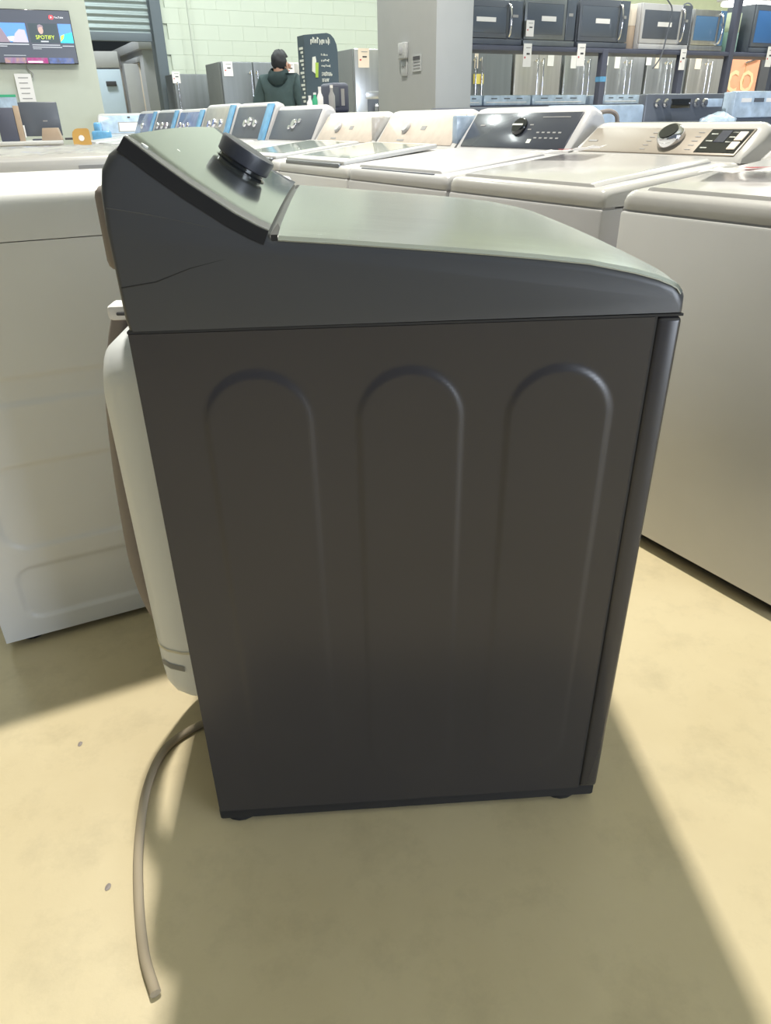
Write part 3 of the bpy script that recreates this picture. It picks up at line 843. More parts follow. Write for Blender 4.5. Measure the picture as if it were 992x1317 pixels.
scr('caption_bar', e_txt, .56, .66, .565, .59, .0255)
th = scr('video_thumbnail', e_sky, .815, .985, .25, .60)
poly_on('lagoon', e_cyan, [(.815, .60), (.815, .50), (.88, .44), (.985, .40), (.985, .60)], .0255, th)
poly_on('shore', e_yel, [(.815, .58), (.83, .47), (.88, .44), (.86, .52)], .026, th)
scr('video_title', e_txt, .03, .40, .625, .645); scr('video_title', e_txt, .03, .12, .665, .68); scr('video_title', e_txt, .44, .80, .635, .65); scr('video_title', e_txt, .44, .82, .675, .69); scr('video_title', e_txt, .83, .98, .65, .665); scr('video_title', e_txt, .44, .55, .71, .72)
scr('menu_text', e_txt, -.02, .06, .115, .13); scr('menu_text', e_txt, -.02, .10, .20, .212); scr('menu_text', e_txt, .05, .33, .835, .845)
for i, (u0, u1, cc) in enumerate(((.05, .315, ((.7, .2, .35), (.5, .35, .6), (.8, .5, .4))), (.325, .60, ((.55, .05, .3), (.75, .1, .4), (.6, .3, .5))), (.62, .94, ((.2, .2, .22), (.2, .3, .7), (.5, .5, .5))))):
    scr('video_thumbnail', grad('screen_mix_%s' % 'abc'[i], cc, 14), u0, u1, .88, .985)
scr('menu_text', e_wht, .34, .53, .945, .97, .0255)
rr = []
for (cu, cv, a0) in ((.765, .125, 0), (.735, .125, 90), (.735, .145, 180), (.765, .145, 270)):
    for i in range(4):
        a = math.radians(a0 + 30 * i); rr.append((cu + .014 * math.cos(a), cv - .028 * math.sin(a)))
lg = poly_on('red_logo', e_red, rr, .025, None)
poly_on('logo_triangle', e_wht, [(.743, .115), (.743, .155), (.762, .135)], .0258, lg)
tm = Matrix.Translation((vis(.785), -.0245, z1t - Ht * .135)) @ Matrix.Rotation(PI / 2, 4, 'X')
text_mesh('logo_text', 'YouTube', .026, e_wht, TV, tm, .0005, 'LEFT')
# cable and notice under the TV
b2 = base - ATV * 2
def wallpt(px, py):
    t = solve_len(b2, ATV, px); v = b2 + ATV * t; y = v.y; return Vector((v.x, v.y + .02, at(px, py, y).z))
bm = bmesh.new(); tube(bm, spline([wallpt(35, 84), wallpt(37, 90), wallpt(41, 95), wallpt(39, 100)], 5), .006, 6)
tag(link_mesh('television_cable', bm, m_inkgrey), 'short grey cable hanging below the wall television', 'cable')
q = wallpt(27, 113)
NT = empty('wall_notice', (q.x, q.y, q.z), math.radians(23), 'white printed notice taped to wall below the television', 'notice')
nw, nh = .085, .135
bx('sheet', NT, m_paper, -nw, nw, -.004, -.001, -nh, nh)
for k in range(5): bx('print_line', NT, m_inkgrey, -nw * .6, nw * (.6 - .15 * (k % 2)), -.006, -.004, nh * .68 - k * .05, nh * .75 - k * .05)
q = wallpt(3, 131)
NB = empty('wall_poster', (q.x, q.y, q.z), math.radians(23), 'pale poster with green top band at left picture edge', 'poster')
bx('sheet', NB, m_lbfilm, -.12, .07, -.004, -.001, -.10, .07); bx('green_band', NB, m_green, -.12, .07, -.006, -.004, .045, .07)

# ------------------------------------------------------------------ fridges
def fridge(name, p, rz, wid, z, label, front, side, dep=.72, split=None, handle='both', dispenser=False, group=None, freezer=.62):
    T = empty(name, p, rz, label, 'fridge', group)
    bx('cabinet', T, side, 0, wid, .06, dep, .03, z, .008)
    bx('plinth', T, m_ink, .02, wid - .02, .08, dep - .02, 0, .03)
    sp = wid / 2 if split is None else split
    def door(x0, x1, z0, z1, hx):
        D = bx('door', T, front, x0 + .003, x1 - .003, 0, .055, z0, z1, .012, 3)
        if hx is not None:
            bm = bmesh.new()
            hz0, hz1 = z0 + .08, z1 - .10
            tube(bm, [(hx, .0, hz0 + .03), (hx, -.045, hz0), (hx, -.05, (hz0 + hz1) / 2), (hx, -.045, hz1), (hx, .0, hz1 - .03)], .011, 8)
            link_mesh('handle', bm, m_chrome, D, 60)
        return D
    if sp > 0:
        d1 = door(0, sp, freezer, z, sp - .045); d2 = door(sp, wid, freezer, z, sp + .045)
    else:
        d1 = door(0, wid, freezer, z, .05 if handle != 'none' else None)
    D = bx('freezer_drawer', T, front, .003, wid - .003, 0, .055, .06, freezer - .008, .012, 3)
    if dispenser:
        bx('dispenser_recess', d1, m_hazedark, sp * .30, sp * .72, -.004, .002, 1.0, 1.28, .002)
        bx('dispenser_panel', d1, m_steel, sp * .26, sp * .76, -.006, .0, 1.285, 1.36, .002)
        bm = bmesh.new(); lathe(bm, [(.028, 0), (.03, .05), (.018, .07)], (sp * .5, -.02, 1.16), (0, 0, 1), 14); link_mesh('dispenser_nozzle', bm, m_chrome, d1)
    return T
PF = at(455, 62, 9.4); FZ = PF.z; PF.z = 0
fridge('french_door_fridge', PF, A27, .91, FZ, 'stainless fridge with water dispenser and cream tag left of pillar', m_steel, m_fside, dispenser=True, split=.52)
p1 = at(283, 79, 11.2); z1f = p1.z; p1.z = 0
fridge('french_door_fridge', p1, A27, .90, z1f, 'dark stainless fridge with white price tag, left of the man', m_dsteel, m_fside)
fridge('french_door_fridge', p1 + ALONG * .93, A27, .90, z1f, 'stainless fridge directly behind the man in the hoodie', m_steel2, m_fside)
fridge('french_door_fridge', p1 + ALONG * 1.86, A27, .90, z1f, 'fridge half hidden behind the tall black display stand', m_dsteel, m_fside)
p0_ = at(222, 95, 13.05 - .75); z0f = p0_.z; p0_.z = 0
fridge('french_door_fridge', p0_, A27, .62, z0f, 'grey fridge nearest the roller door in the back row', m_dsteel, m_dsteel, split=-1, dep=.5)
# row behind the microwave rack
def fr_t(px): 
    return solve_len(PF, ALONG, px) if px > 456 else 0
seq = [(566, 659, 'dark stainless fridge with yellow sticker, right of the pillar', m_dsteel, .55), (662, 722, 'stainless fridge below the second microwave', m_steel2, 0), (726, 777, 'stainless fridge left of the rack post with blue tape', m_steel, 0),
       (781, 829, 'stainless fridge right of the rack post with blue tape', m_steel, 0), (832, 882, 'bright stainless fridge below the steel microwaves', m_steel, 0), (886, 931, 'grey stainless fridge with cream tag left of the orange fridge', m_steel2, 0)]
FR = {}
for a, b, lab, mt, sp in seq:
    ta, tb = fr_t(a), fr_t(b)
    FR[a] = fridge('french_door_fridge', PF + ALONG * ta, A27, tb - ta, FZ + .04, lab, mt, m_fside)
ta, tb = fr_t(936), fr_t(976)
OF = fridge('display_cooler', PF + ALONG * ta, A27, tb - ta, FZ + .02, 'orange fridge with large pale printed letters at right', m_orange, m_orange, split=-1, handle='none', freezer=.3)
wO = tb - ta
tm = Matrix.Translation((wO * .46, -.004, 1.52)) @ Matrix.Rotation(PI / 2, 4, 'X')
text_mesh('printed_letters', 'co', .62, m_yelprint, OF, tm, .001)
bx('door_seam', OF, m_card, wO * .55, wO * .56, -.003, .001, .32, FZ)
bm = bmesh.new(); box(bm, 0, .30, -.02, -.002, 0, .02, .004, 2, Matrix.Translation((wO * .5, 0, 1.70)) @ Matrix.Rotation(-.22, 4, 'Y'))
link_mesh('handle', bm, m_chrome, OF)
ta2, tb2 = fr_t(978), fr_t(1030)
fridge('french_door_fridge', PF + ALONG * ta2, A27, tb2 - ta2, FZ, 'black fridge at right picture edge beyond the orange one', m_ink, m_ink)

# ------------------------------------------------------------------ hanging price tags etc.
def price_tag(p, rz, wd, ht, label, m=None, mark=True, group=None, name='price_tag'):
    T = empty(name, p, rz, label, 'tag', group)
    bx('card', T, m or m_paper, -wd / 2, wd / 2, -.004, -.001, -ht, 0)
    if mark:
        bx('print_block', T, m_ink, -wd * .1, wd * .28, -.006, -.004, -ht * .48, -ht * .40)
        bx('red_print', T, m_red, -wd * .36, -wd * .22, -.006, -.004, -ht * .64, -ht * .56)
        bx('print_line', T, m_inkgrey, -wd * .2, wd * .35, -.006, -.004, -ht * .2, -ht * .16)
    return T
def tag_on(px0, py0, px1, py1, line_p, line_d, off, label, **kw):
    off = off if off < .06 else .0
    p = Vector((line_p.x, line_p.y, 0)) - Vector((-line_d.y, line_d.x, 0)) * off
    ta_ = solve_len(p, line_d, (px0 + px1) / 2)
    q = p + line_d * ta_
    zt_, zb_ = at((px0 + px1) / 2, py0, q.y).z, at((px0 + px1) / 2, py1, q.y).z
    wd = (at(px1, py0, q.y) - at(px0, py0, q.y)).length / line_d.x
    return price_tag(Vector((q.x, q.y, zt_)), math.atan2(line_d.y, line_d.x), wd, zt_ - zb_, label, **kw)
tag_on(461, 62, 475, 87, PF, ALONG, .075, 'cream price tag on the fridge with the water dispenser', m=m_paperw)
tag_on(289, 79, 300, 98, p1, ALONG, .075, 'white price tag on the dark stainless fridge left of the man')
tag_on(369, 80, 379, 98, p1, ALONG, .075, 'white price tag on the fridge just right of the man')
tag_on(223, 92, 232, 107, p0_, ALONG, .075, 'white price tag on the grey fridge nearest the roller door')
tag_on(703, 67, 712, 85, PF, ALONG, .075, 'grey card on the fridge below the second microwave', mark=False)
tag_on(733, 67, 741, 88, PF, ALONG, .075, 'white card on the fridge left of the blue-taped post', mark=False)
tag_on(772, 68, 782, 84, PF, ALONG, .075, 'grey card behind the blue-taped rack post', mark=False)
tag_on(789, 68, 797, 88, PF, ALONG, .075, 'narrow white card on the fridge right of the blue-taped post', mark=False)
tag_on(829, 68, 837, 84, PF, ALONG, .075, 'grey card left of the cable hanging from the rack', mark=False)
tag_on(841, 68, 847, 88, PF, ALONG, .075, 'narrow cream card beside the cable hanging from the rack', m=m_paperw, mark=False)
tag_on(892, 68, 901, 89, PF, ALONG, .075, 'cream card on the grey fridge left of the orange fridge', m=m_paperw, mark=False)
tag_on(610, 66, 615, 88, PF, ALONG, .075, 'narrow cream card beside the pillar above the yellow sticker', m=m_paperw, mark=False)
T = tag_on(609, 95, 623, 108, PF, ALONG, .003, 'yellow sticker with red mark on the fridge beside pillar', m=m_yellow, mark=False, name='yellow_sticker')
bx('red_print', T, m_red, .03, .045, -.007, -.004, -.10, -.02)

# ------------------------------------------------------------------ steel rack with microwaves
RK0 = at(600, 59, 7.68); RZ_ = at(610, 58.5, 7.7).z; RK0.z = 0
def rk_t(px, off=0):
    p = RK0 + BACK * off; b = p - ALONG * 1.0
    return solve_len(b, ALONG, px) - 1.0
RK = empty('display_rack', RK0, A27, 'black steel display rack carrying microwaves', 'rack')
tE = rk_t(1040)
bx('shelf_board', RK, m_shelf, -.6, tE, 0, .48, RZ_ - .022, RZ_ + .012, .003)
bx('front_rail', RK, m_shelf, -.6, tE, -.03, 0, RZ_ - .032, RZ_ + .004, .003)
ZL2 = at(700, 135, 7.9).z
bx('lower_shelf', RK, m_shelf, -.6, tE, 0, .44, ZL2 - .045, ZL2, .004)
tp1, tp2, tp3 = rk_t(776), rk_t(937), rk_t(877)
for tpx, top in ((tp1, RZ_), (tp2, 4.2), (rk_t(876.5), RZ_)):
    bx('post', RK, m_shelf, tpx - .035, tpx + .035, -.035, .035, 0, top, .004)
bx('blue_tape', RK, m_bluefilm, tp1 - .037, tp1 + .037, -.037, .037, at(776, 103, 8).z, at(776, 96, 8).z)
bx('post', RK, m_shelf, -.55, -.49, .40, .46, 0, RZ_ - .03, .004)
bx('post', RK, m_shelf, tE - .06, tE, .40, .46, 0, RZ_ - .03, .004)
def microwave(t0, t1, ztop, label, body, glass, hand=True, sticker=True, depth=.40, y0=.0):
    wd = t1 - t0
    p = RK0 + ALONG * t0 + BACK * y0
    T = empty('microwave', (p.x, p.y, RZ_ + .013), A27, label, 'microwave')
    h = ztop - RZ_ - .013
    bx('body', T, body, 0, wd, .03, depth, 0, h, .006)
    D = bx('door', T, body, .004, wd * .80, 0, .028, .05, h - .004, .006)
    bx('window', D, glass, .03, wd * .80 - .035, -.003, .001, .09, h - .06, .004)
    if sticker: bx('sticker', D, m_paper, wd * .32, wd * .60, -.0055, -.002, h * .50, h * .60)
    bx('control_panel', T, glass, wd * .81, wd - .006, 0, .028, .05, h - .004, .004)
    bx('vent_strip', T, body, .0, wd, -.002, .03, .0, .045, .004)
    bx('keypad', T, m_inkgrey, wd * .85, wd * .93, -.002, .001, h * .62, h * .68)
    if hand:
        bm = bmesh.new(); hx = wd * .775
        tube(bm, spline([(hx, .0, h * .16), (hx, -.04, h * .22), (hx, -.058, h * .52), (hx, -.04, h * .84), (hx, .0, h * .9)], 5), .011, 8)
        link_mesh('handle', bm, m_chrome, D, 60)
    return T
zt0 = at(640, -2, 7.8).z
tt = [rk_t(x) for x in (672, 738, 742, 804, 812, 882, 884, 931, 962)]
microwave(tt[0] - .78, tt[0] - .02, zt0, 'black microwave with curved steel handle next to the pillar', m_hazedark, m_mglass)
microwave(tt[0], tt[1] - .01, RZ_ + .405, 'black microwave second from the pillar with white sticker', m_dsteel, m_mglass, hand=False)
microwave(tt[2] - .01, tt[3], RZ_ + .41, 'black microwave with film-wrapped handle, third from the pillar', m_hazedark, m_mglass)
microwave(tt[5] - .70, tt[5], RZ_ + .405, 'silver microwave with dark window and hanging cable', m_white2, m_hazedark)
microwave(tt[6] + .01, tt[7] - .06, RZ_ + .38, 'silver microwave with blue reflecting window, left of tall post', m_steel, mat('blue_glass', (.10, .20, .36), .1, coat=.4), sticker=False)
microwave(tt[8], tt[8] + .85, RZ_ + .46, 'large dark blue microwave at the right picture edge', m_hazedark, mat('deep_blue_glass', (.06, .17, .42), .1, coat=.4), hand=False, sticker=False)
# boxes beside microwaves
def rkbox(t0, t1, h, m, m2, label, y0=.06):
    p = RK0 + ALONG * t0 + BACK * y0
    T = empty('carton', (p.x, p.y, RZ_ + .013), A27, label, 'carton')
    bx('carton_body', T, m2, 0, t1 - t0, 0, .3, 0, h * .52, .003); bx('carton_top', T, m, 0, t1 - t0, 0, .3, h * .522, h, .003)
rkbox(tt[3] + .02, tt[5] - .72, .38, m_paperw, m_card2, 'cream carton between black and silver microwaves')
rkbox(rk_t(932.5) - .035, rk_t(932.5) + .03, .37, mat('carton_olive', (.56, .62, .46), .7), mat('carton_green', (.40, .58, .50), .7), 'pale green carton left of tall rack post', .12)
rkbox(rk_t(941) + .02, rk_t(956), .37, MATS['carton_olive'], MATS['carton_green'], 'pale green carton right of tall rack post', .12)
bm = bmesh.new()
pp = [(846, -2, -.03), (850, 2, -.05), (856, 14, -.06), (854, 45, -.06), (851, 70, -.06), (846, 82, -.05), (842, 88, -.04)]
b0 = RK0 - ALONG * 1.0
pts = []
for px, py, dy in pp:
    bq = b0 + BACK * dy; t = solve_len(bq, ALONG, px); v = bq + ALONG * t; pts.append(Vector((v.x, v.y, at(px, py, v.y).z)))
tube(bm, spline(pts, 5), .007, 6)
tag(link_mesh('power_cable', bm, m_hazedark), 'thin dark cable hanging in front of the silver microwave', 'cable')
bm = bmesh.new(); q = RK0 + ALONG * (rk_t(893)) + BACK * .2
tube(bm, [(q.x + .07 * math.cos(a), q.y + .035 * math.cos(a), RZ_ + .39 + .06 * math.sin(a)) for a in [PI * i / 10 for i in range(11)]], .007, 6)
tag(link_mesh('cable_loop', bm, m_hazedark), 'small dark cable loop on top of the blue-window microwave', 'cable')
# tags hanging from the rack rail
for px0, px1, y0_, y1_, lab in ((674, 685, 26, 47, 'white tag stuck between the first two microwaves'), (672.5, 684, 56, 86, 'white price tag with red mark hanging left on the rack'), (741.5, 753, 56, 85, 'white price tag hanging left of the blue-taped post'), (874, 883, 63, 90, 'white price tag on the rack left of the tall post'), (984, 994, 60, 86, 'white price tag at the right picture edge')):
    tag_on(px0, y0_, px1, y1_, RK0 - ALONG * 1, ALONG, .05, lab)
# film-wrapped hoods on the lower shelf
for i, (a, b, lab) in enumerate(((609, 625, 'short film-wrapped range hood beside the pillar'), (627, 689, 'pale blue film-wrapped range hood below the yellow sticker'), (691, 762, 'pale blue film-wrapped range hood left of the taped post'), (784, 832, 'pale blue film-wrapped range hood right of the taped post'))):
    ta_, tb_ = rk_t(a), rk_t(b)
    if i == 0: ta_ -= .25
    p = RK0 + ALONG * ta_ + BACK * .02
    T = empty('range_hood', (p.x, p.y, ZL2 + .001), A27, lab, 'range hood', 'wrapped range hoods' if False else None)
    h = at(650, 122, 7.8).z - ZL2
    bx('hood_body', T, m_lbfilm, 0, tb_ - ta_, .0, .38, 0, h, .012)
    for k in range(3): bx('vent_mark', T, m_hazedark, (tb_ - ta_) * (.15 + .27 * k), (tb_ - ta_) * (.27 + .27 * k), -.003, .001, h * .62, h * .72)
    bx('film_fold', T, m_paper, (tb_ - ta_) * .05, (tb_ - ta_) * .9, -.004, .001, h * .30, h * .36)

# ------------------------------------------------------------------ ranges in front of the rack
RGL = at(822, 121, 5.4); RGL.z = 0
def range_(t0, label, zt, top, front, guard, wrap=None, wd=.74):
    p = RGL + ALONG * t0
    T = empty('kitchen_range', (p.x, p.y, 0), A27, label, 'range')
    bx('body', T, front, 0, wd, -.62, -.03, .04, .90, .008)
    bx('oven_door', T, m_hazedark, .02, wd - .02, -.65, -.622, .25, .78, .01)
    bx('cooktop', T, top, -.004, wd + .004, -.645, 0, .902, .925, .006)
    bx('kick_plate', T, m_ink, .03, wd - .03, -.60, -.05, 0, .04)
    if guard is not None:
        bx('backguard', T, guard, 0, wd, -.07, .0, .926, zt, .012)
        bx('guard_ledge', T, m_hazedark, .0, wd, -.10, -.07, .93, .93 + (zt - .93) * .42, .004)
    if wrap: bx('protective_film', T, wrap, -.01, wd + .01, -.115, -.062, zt - .16, zt + .004, .012)
    return T
zr3 = at(870, 121, 5.6).z
R3_ = range_(0, 'black range with four chrome-ringed knobs on its backguard', zr3, m_hazedark, m_hazedark, m_hazedark)
for kx in (.10, .175, .46, .535):
    bm = bmesh.new(); lathe(bm, [(.026, 0), (.028, .012), (.020, .022)], (kx, -.072, zr3 - .055), (0, -1, 0), 18); link_mesh('knob', bm, m_chrome, R3_)
    bm = bmesh.new(); lathe(bm, [(.014, .0225), (.014, .027)], (kx, -.072, zr3 - .055), (0, -1, 0), 14); link_mesh('knob_cap', bm, m_hazedark, R3_)
bx('clock_display', R3_, m_gloss, .23, .41, -.074, -.069, zr3 - .085, zr3 - .03, .002)
bx('energy_sticker', R3_, m_lbfilm, .57, .72, -.075, -.069, zr3 - .08, zr3 - .03, .002)
range_(-.80, 'pale film-wrapped range left of the black range', at(760, 136, 5.1).z, m_steel, m_steel, m_steel, m_lbfilm)
range_(-1.60, 'black range with low backguard beside the pillar', at(640, 138, 4.9).z, m_hazedark, m_hazedark, m_hazedark)
R4 = range_(.80, 'range wrapped in pale blue film right of the black range', at(955, 119, 6.0).z, m_white2, m_white2, m_lbfilm, m_lbfilm)
for k in range(5): bx('film_print', R4, m_hazedark if k % 2 else m_paper, .06 + .13 * k, .16 + .13 * k, -.119, -.114, at(955, 132, 6).z, at(955, 127, 6).z)
range_(1.60, 'range wrapped in blue film at right picture edge', at(985, 119, 6.3).z, m_white2, m_white2, m_lbfilm, m_lbfilm)
# film bundle on the black range
q = at(915, 152, 5.3)
bm = bmesh.new(); bmesh.ops.create_icosphere(bm, subdivisions=3, radius=1)
for v in bm.verts:
    n_ = 1 + .18 * math.sin(7 * v.co.x + 3 * v.co.y) * math.cos(6 * v.co.z)
    v.co = Vector((v.co.x * .12 * n_, v.co.y * .10 * n_, v.co.z * .075 * n_))
tag(link_mesh('film_bundle', bm, m_lbfilm, None, 60, (q.x - .03, q.y - .16, 1.012)), 'crumpled pale blue film bundle on black range cooktop', 'film')
# hose at the back of the black-panel washer
bm = bmesh.new(); tube(bm, spline([at(752, 152, 3.45), at(768, 146, 3.45), at(784, 143, 3.45), at(793, 148, 3.45), at(794, 162, 3.45), at(793, 190, 3.45), at(793, 190, 3.45) * Vector((1, 1, 0)) if False else Vector((at(793, 190, 3.45).x, 3.45, .012))], 6), .009, 8)
tag(link_mesh('washer_hose', bm, m_hose), 'grey hose arching behind the black-panel washer', 'hose')

# ------------------------------------------------------------------ black display stand and things below it
KP = at(391, 50, 7.5); KP.z = 0
KA = math.radians(27)
zk = at(408, 46, 7.6).z
KS = empty('display_stand', KP, KA, 'tall dark display stand with white lettering and bottle picture', 'display stand')
kw = .32
out = [(0, 0), (kw, 0)] + [(kw - .10 + .10 * math.cos(a) , zk + .02 - .14 + .14 * math.sin(a)) for a in (0, .4, .8, 1.2, PI / 2)] + [(0, zk)]
bm = bmesh.new(); loft(bm, [[(x, y, z) for x, z in out] for y in (0, .16)])
m_kiosk = mat('display_slate', (.055, .085, .11), .5)
link_mesh('stand_body', bm, m_kiosk, KS)
def kz(py): return at(410, py, 7.6).z
def letters(px_y, x0, x1, h, n, seed):
    rnd = random.Random(seed); bm = bmesh.new(); st = (x1 - x0) / n
    for i in range(n):
        hh = h * rnd.choice((.6, .65, 1.0)); xx = x0 + i * st
        dn = h * rnd.choice((0, 0, .25))
        box(bm, xx, xx + st * .3, -.004, 0, -dn, hh); 
        if rnd.random() < .75: box(bm, xx + st * .3, xx + st * .72, -.004, 0, hh * .7, hh * .7 + h * .2)
        if rnd.random() < .5: box(bm, xx + st * .55, xx + st * .75, -.004, 0, 0, hh * .7)
    o = link_mesh('lettering', bm, m_lum, KS, 0); o.location = (0, 0, kz(px_y)); return o
letters(56, .06, .25, .045, 9, 3)
for i, (py, n, x1) in enumerate(((72, 5, .22), (79, 5, .24), (86, 7, .25), (95, 7, .25), (97.5, 7, .26), (103, 5, .23), (105.5, 5, .22))): letters(py, .155, x1, .016, n, 10 + i)
bm = bmesh.new(); loft(bm, [[(x, y, z) for x, z in ((.06, kz(92)), (.10, kz(96)), (.105, kz(78)), (.10, kz(73)), (.07, kz(74)))] for y in (-.004, 0)]); link_mesh('bottle_picture', bm, m_lum, KS)
bm = bmesh.new(); loft(bm, [[(x, y, z) for x, z in ((.09, kz(100)), (.115, kz(100)), (.125, kz(81)), (.095, kz(81)))] for y in (-.006, 0)]); link_mesh('bottle_picture', bm, m_lime, KS)
for i in range(14):
    z = kz(64 + i * 5.2)
    bx('side_lettering', KS, m_lum, -.004, 0, .04, .12 - .03 * (i % 3), z, z + .018)
# low stand with bottles and a dark machine
TB = empty('display_table', at(423, 150, 6.7).xy.to_3d(), A27, 'dark low table under the tall dark display stand', 'table')
tz = at(423, 146, 6.8).z
bx('table_top', TB, m_shelf, -.35, .45, -.05, .4, tz - .03, tz, .004)
for fx in (-.33, .40):
    for fy in (-.03, .35): bx('leg', TB, m_shelf, fx, fx + .03, fy, fy + .03, 0, tz - .03)
q = at(437, 146, 6.85); q.z = tz
CM = empty('coffee_machine', q, A27, 'dark countertop appliance right of the tall display stand', 'appliance')
ch_ = at(437, 106, 6.85).z - tz
bx('body', CM, m_shelf, -.06, .10, .0, .26, 0, ch_, .03, 3); bx('front_plate', CM, m_hazedark, -.05, .0, -.006, .0, .05, ch_ * .85, .004)
bx('side_print', CM, m_inkgrey, .02, .05, -.004, .001, ch_ * .25, ch_ * .8)
for i, (px, hh, mt, lab) in enumerate(((400, .13, m_paper, 'small white bottle under the display stand, left'), (413, .19, m_paper, 'taller white bottle under the display stand'), (406.5, .15, m_green, 'green bottle under the display stand'), (428, .20, m_inkgrey, 'grey bottle beside the dark countertop appliance'))):
    q = at(px, 150, 6.72); q.z = tz
    T = empty('bottle', q, 0, lab, 'bottle')
    bm = bmesh.new(); lathe(bm, [(.024, 0), (.026, .01), (.026, hh * .62), (.012, hh * .78), (.012, hh * .9)], (0, 0, 0), (0, 0, 1), 16); link_mesh('bottle_body', bm, mt, T, 50)
    bm = bmesh.new(); lathe(bm, [(.013, hh * .9), (.013, hh)], (0, 0, 0), (0, 0, 1), 12); link_mesh('cap', bm, m_paper, T)

# ------------------------------------------------------------------ the man
def skin_mesh(name, verts, edges, radii, m, parent, sub=2, root=0):
    me = bpy.data.meshes.new(name + '_tmp'); me.from_pydata(verts, edges, [])
    o = bpy.data.objects.new(name + '_tmp', me); COL.objects.link(o)
    o.modifiers.new('s', 'SKIN'); o.modifiers.new('u', 'SUBSURF').levels = sub
    sv = me.skin_vertices[0].data
    for i, r in enumerate(radii):
        sv[i].radius = r if isinstance(r, tuple) else (r, r)
        sv[i].use_root = (i == root)
    o.modifiers['u'].render_levels = sub
    dg = bpy.context.evaluated_depsgraph_get(); dg.update()
    res = bpy.data.meshes.new_from_object(o.evaluated_get(dg)); res.name = name
    bpy.data.objects.remove(o); bpy.data.meshes.remove(me)
    res.materials.clear(); res.materials.append(m)
    for p in res.polygons: p.use_smooth = True
    r = bpy.data.objects.new(name, res); COL.objects.link(r); r.parent = parent
    return r
mq = at(357, 63, 9.05); MH = mq.z
PM = empty('person', (mq.x, mq.y, 0), math.radians(-8), 'person in dark green hoodie seen from behind, head turned right', 'person')
# local: +y is the way he faces (away from us), +x to his right
s = MH / 1.75
def P(*a): return tuple(c * s for c in a)
V = [P(0, 0, .95), P(0, -.01, 1.15), P(0, -.01, 1.36), P(0, .0, 1.475), P(.005, .012, 1.54), P(.012, .025, 1.61), P(.012, .02, 1.69),
     P(.09, 0, .90), P(.10, .01, .50), P(.10, -.02, .09), P(.11, .10, .035), P(-.09, 0, .90), P(-.10, .01, .50), P(-.10, -.02, .09), P(-.11, .10, .035),
     P(.185, -.01, 1.44), P(.245, -.02, 1.14), P(.23, .08, .88), P(.225, .10, .80), P(-.185, -.01, 1.44), P(-.245, -.02, 1.14), P(-.23, .08, .88), P(-.225, .10, .80),
     P(.055, .075, 1.53), P(.095, .060, 1.615)]
E_ = [(0, 1), (1, 2), (2, 3), (3, 4), (4, 5), (5, 6), (0, 7), (7, 8), (8, 9), (9, 10), (0, 11), (11, 12), (12, 13), (13, 14), (2, 15), (15, 16), (16, 17), (17, 18), (2, 19), (19, 20), (20, 21), (21, 22), (4, 23)]
Rr = [(.15, .10), (.14, .095), (.15, .10), .055, .068, (.080, .092), .062, .085, .055, .04, .035, .085, .055, .04, .035, .055, .042, .030, .032, .055, .042, .030, .032, .035]
V = V[:24]
for sx, w_ in ((1, 18), (-1, 22)):
    for f_i, (dx, dy, ln) in enumerate(((-.025, .035, .055), (-.008, .02, .08), (.004, .01, .085), (.014, -.004, .08), (.022, -.018, .065))):
        b_ = V[w_]; i0 = len(V)
        V.append((b_[0] + sx * dx * .4 * s, b_[1] + dy * s, b_[2] - .035 * s)); V.append((b_[0] - sx * .012 * s, b_[1] + dy * 1.1 * s, b_[2] - (.035 + ln * .55) * s)); V.append((b_[0] - sx * .03 * s, b_[1] + dy * 1.1 * s, b_[2] - (.03 + ln) * s))
        E_ += [(w_, i0), (i0, i0 + 1), (i0 + 1, i0 + 2)]; Rr += [.010, .009, .008]
skin_mesh('body', V, E_, Rr, m_skin, PM)
# hoodie
V = [P(0, 0, .90), P(0, -.012, 1.10), P(0, -.02, 1.34), P(0, -.015, 1.45), P(0, -.02, 1.52), P(.165, -.01, 1.445), P(.24, -.02, 1.27), P(.275, -.02, 1.08), P(.24, .09, .88), P(-.165, -.01, 1.445), P(-.24, -.02, 1.27), P(-.275, -.02, 1.08), P(-.24, .09, .88), P(0, -.075, 1.48)]
E_ = [(0, 1), (1, 2), (2, 3), (3, 4), (3, 5), (5, 6), (6, 7), (7, 8), (3, 9), (9, 10), (10, 11), (11, 12), (3, 13)]
skin_mesh('hoodie', V, E_, [(.20, .135), (.195, .13), (.20, .13), (.17, .115), (.085, .075), .095, .082, .072, .052, .095, .082, .072, .052, (.10, .06)], m_hoodie, PM)
bm = bmesh.new(); rings = []
for k, (zz, ra, rb) in enumerate(((1.575, .080, .075), (1.545, .108, .095), (1.49, .125, .105), (1.45, .09, .08))):
    rings.append([P(ra * math.cos(a), -.025 + rb * math.sin(a) - .012 * k, zz - .035 * math.sin(a) * -1 * (1 if math.sin(a) < 0 else .3)) for a in [2 * PI * i / 20 for i in range(20)]])
loft(bm, rings, True, False); bmesh.ops.solidify(bm, geom=list(bm.faces), thickness=.01); link_mesh('hood', bm, m_hoodie, PM, 60)
# trousers and shoes
V = [P(0, 0, .96), P(.09, 0, .88), P(.10, .01, .50), P(.10, -.015, .10), P(-.09, 0, .88), P(-.10, .01, .50), P(-.10, -.015, .10)]
skin_mesh('trousers', V, [(0, 1), (1, 2), (2, 3), (0, 4), (4, 5), (5, 6)], [(.165, .12), .10, .075, .065, .10, .075, .065], m_jeans, PM)
for sx in (1, -1):
    bm = bmesh.new(); box(bm, sx * .105 - .05, sx * .105 + .05, -.09, .19, 0, .09, .03, 3); link_mesh('shoe', bm, m_ink, PM, 60)
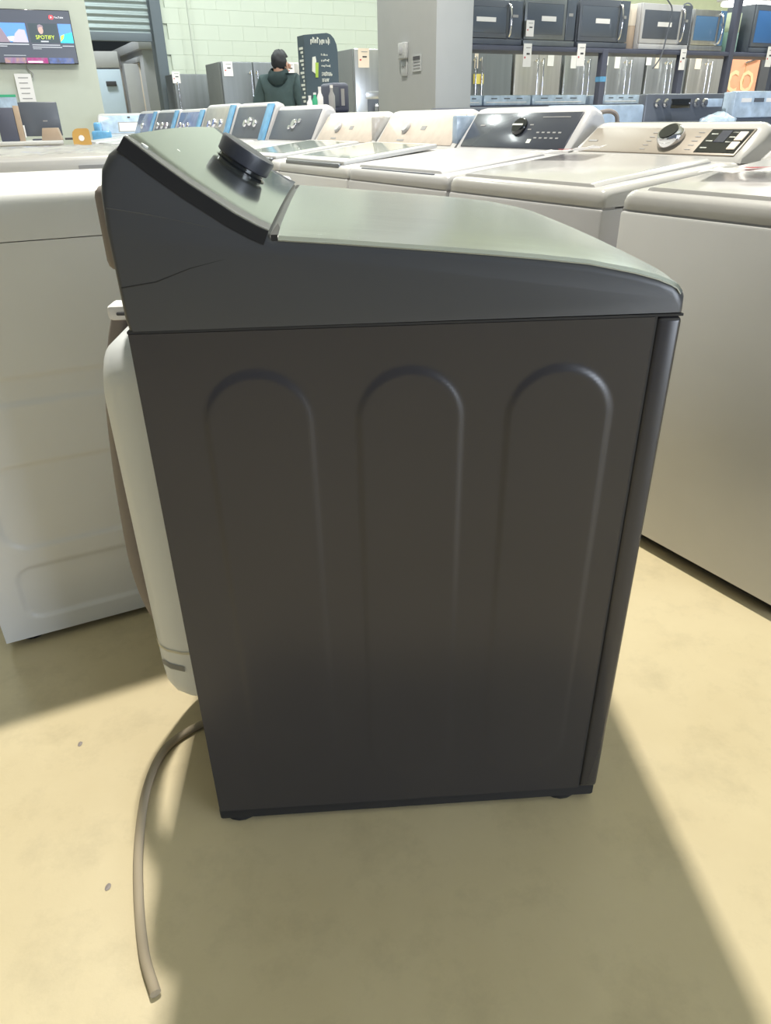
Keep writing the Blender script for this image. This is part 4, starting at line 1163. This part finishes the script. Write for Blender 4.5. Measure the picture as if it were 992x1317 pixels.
# hair, ear, eyes
bm = bmesh.new(); bmesh.ops.create_uvsphere(bm, u_segments=28, v_segments=18, radius=1)
bmesh.ops.delete(bm, geom=[v for v in bm.verts if v.co.z < -.86 or (v.co.z < -.45 and v.co.y > -.35) or (v.co.z < .28 and v.co.x * .8 + v.co.y * .75 > .42)], context='VERTS')
for v in bm.verts:
    n_ = 1 + .07 * math.sin(9 * v.co.x + 11 * v.co.z) * math.cos(8 * v.co.y + 3 * v.co.x)
    v.co = Vector((.012 + v.co.x * .094 * n_, .018 + v.co.y * .108 * n_, 1.642 + v.co.z * .108 * n_)) * s
bmesh.ops.solidify(bm, geom=list(bm.faces), thickness=.008); link_mesh('hair', bm, m_hair, PM, 60)
bm = bmesh.new(); bmesh.ops.create_uvsphere(bm, u_segments=10, v_segments=8, radius=1)
for v in bm.verts: v.co = Vector((.094 + v.co.x * .010, -.015 + v.co.y * .018, 1.605 + v.co.z * .032)) * s
link_mesh('ear', bm, m_skin, PM, 60)
bm = bmesh.new(); box(bm, .078 * s, .108 * s, .085 * s, .112 * s, 1.575 * s, 1.62 * s, .008, 2); link_mesh('nose', bm, m_skin, PM, 60)
for ex, ey in ((.092, .060), (.055, .100)):
    bm = bmesh.new(); bmesh.ops.create_uvsphere(bm, u_segments=10, v_segments=8, radius=.011); bmesh.ops.translate(bm, verts=bm.verts, vec=P(ex, ey, 1.625)); link_mesh('eye', bm, m_paper, PM, 60)
bm = bmesh.new(); box(bm, .070 * s, .095 * s, .085 * s, .10 * s, 1.55 * s, 1.56 * s, .003, 2); link_mesh('mouth', bm, m_red, PM, 60)

# ------------------------------------------------------------------ hanging lamp at upper right
q = at(975, 9, 11.0)
HL = empty('ceiling_lamp', q, A27 - .2, 'bright long ceiling lamp above the dark blue microwave', 'lamp')
bx('lamp_housing', HL, m_white2, -.55, .9, -.12, .12, .05, .12, .02)
bx('lamp_tube', HL, mat('lamp_glow', (1, 1, 1), .3, emit=3.0), -.50, .85, -.09, .09, .0, .05, .02)
for x in (-.4, .7): bx('hanger', HL, m_shelf, x, x + .01, -.005, .005, .12, 6.6 - q.z)

bpy.context.view_layer.update()
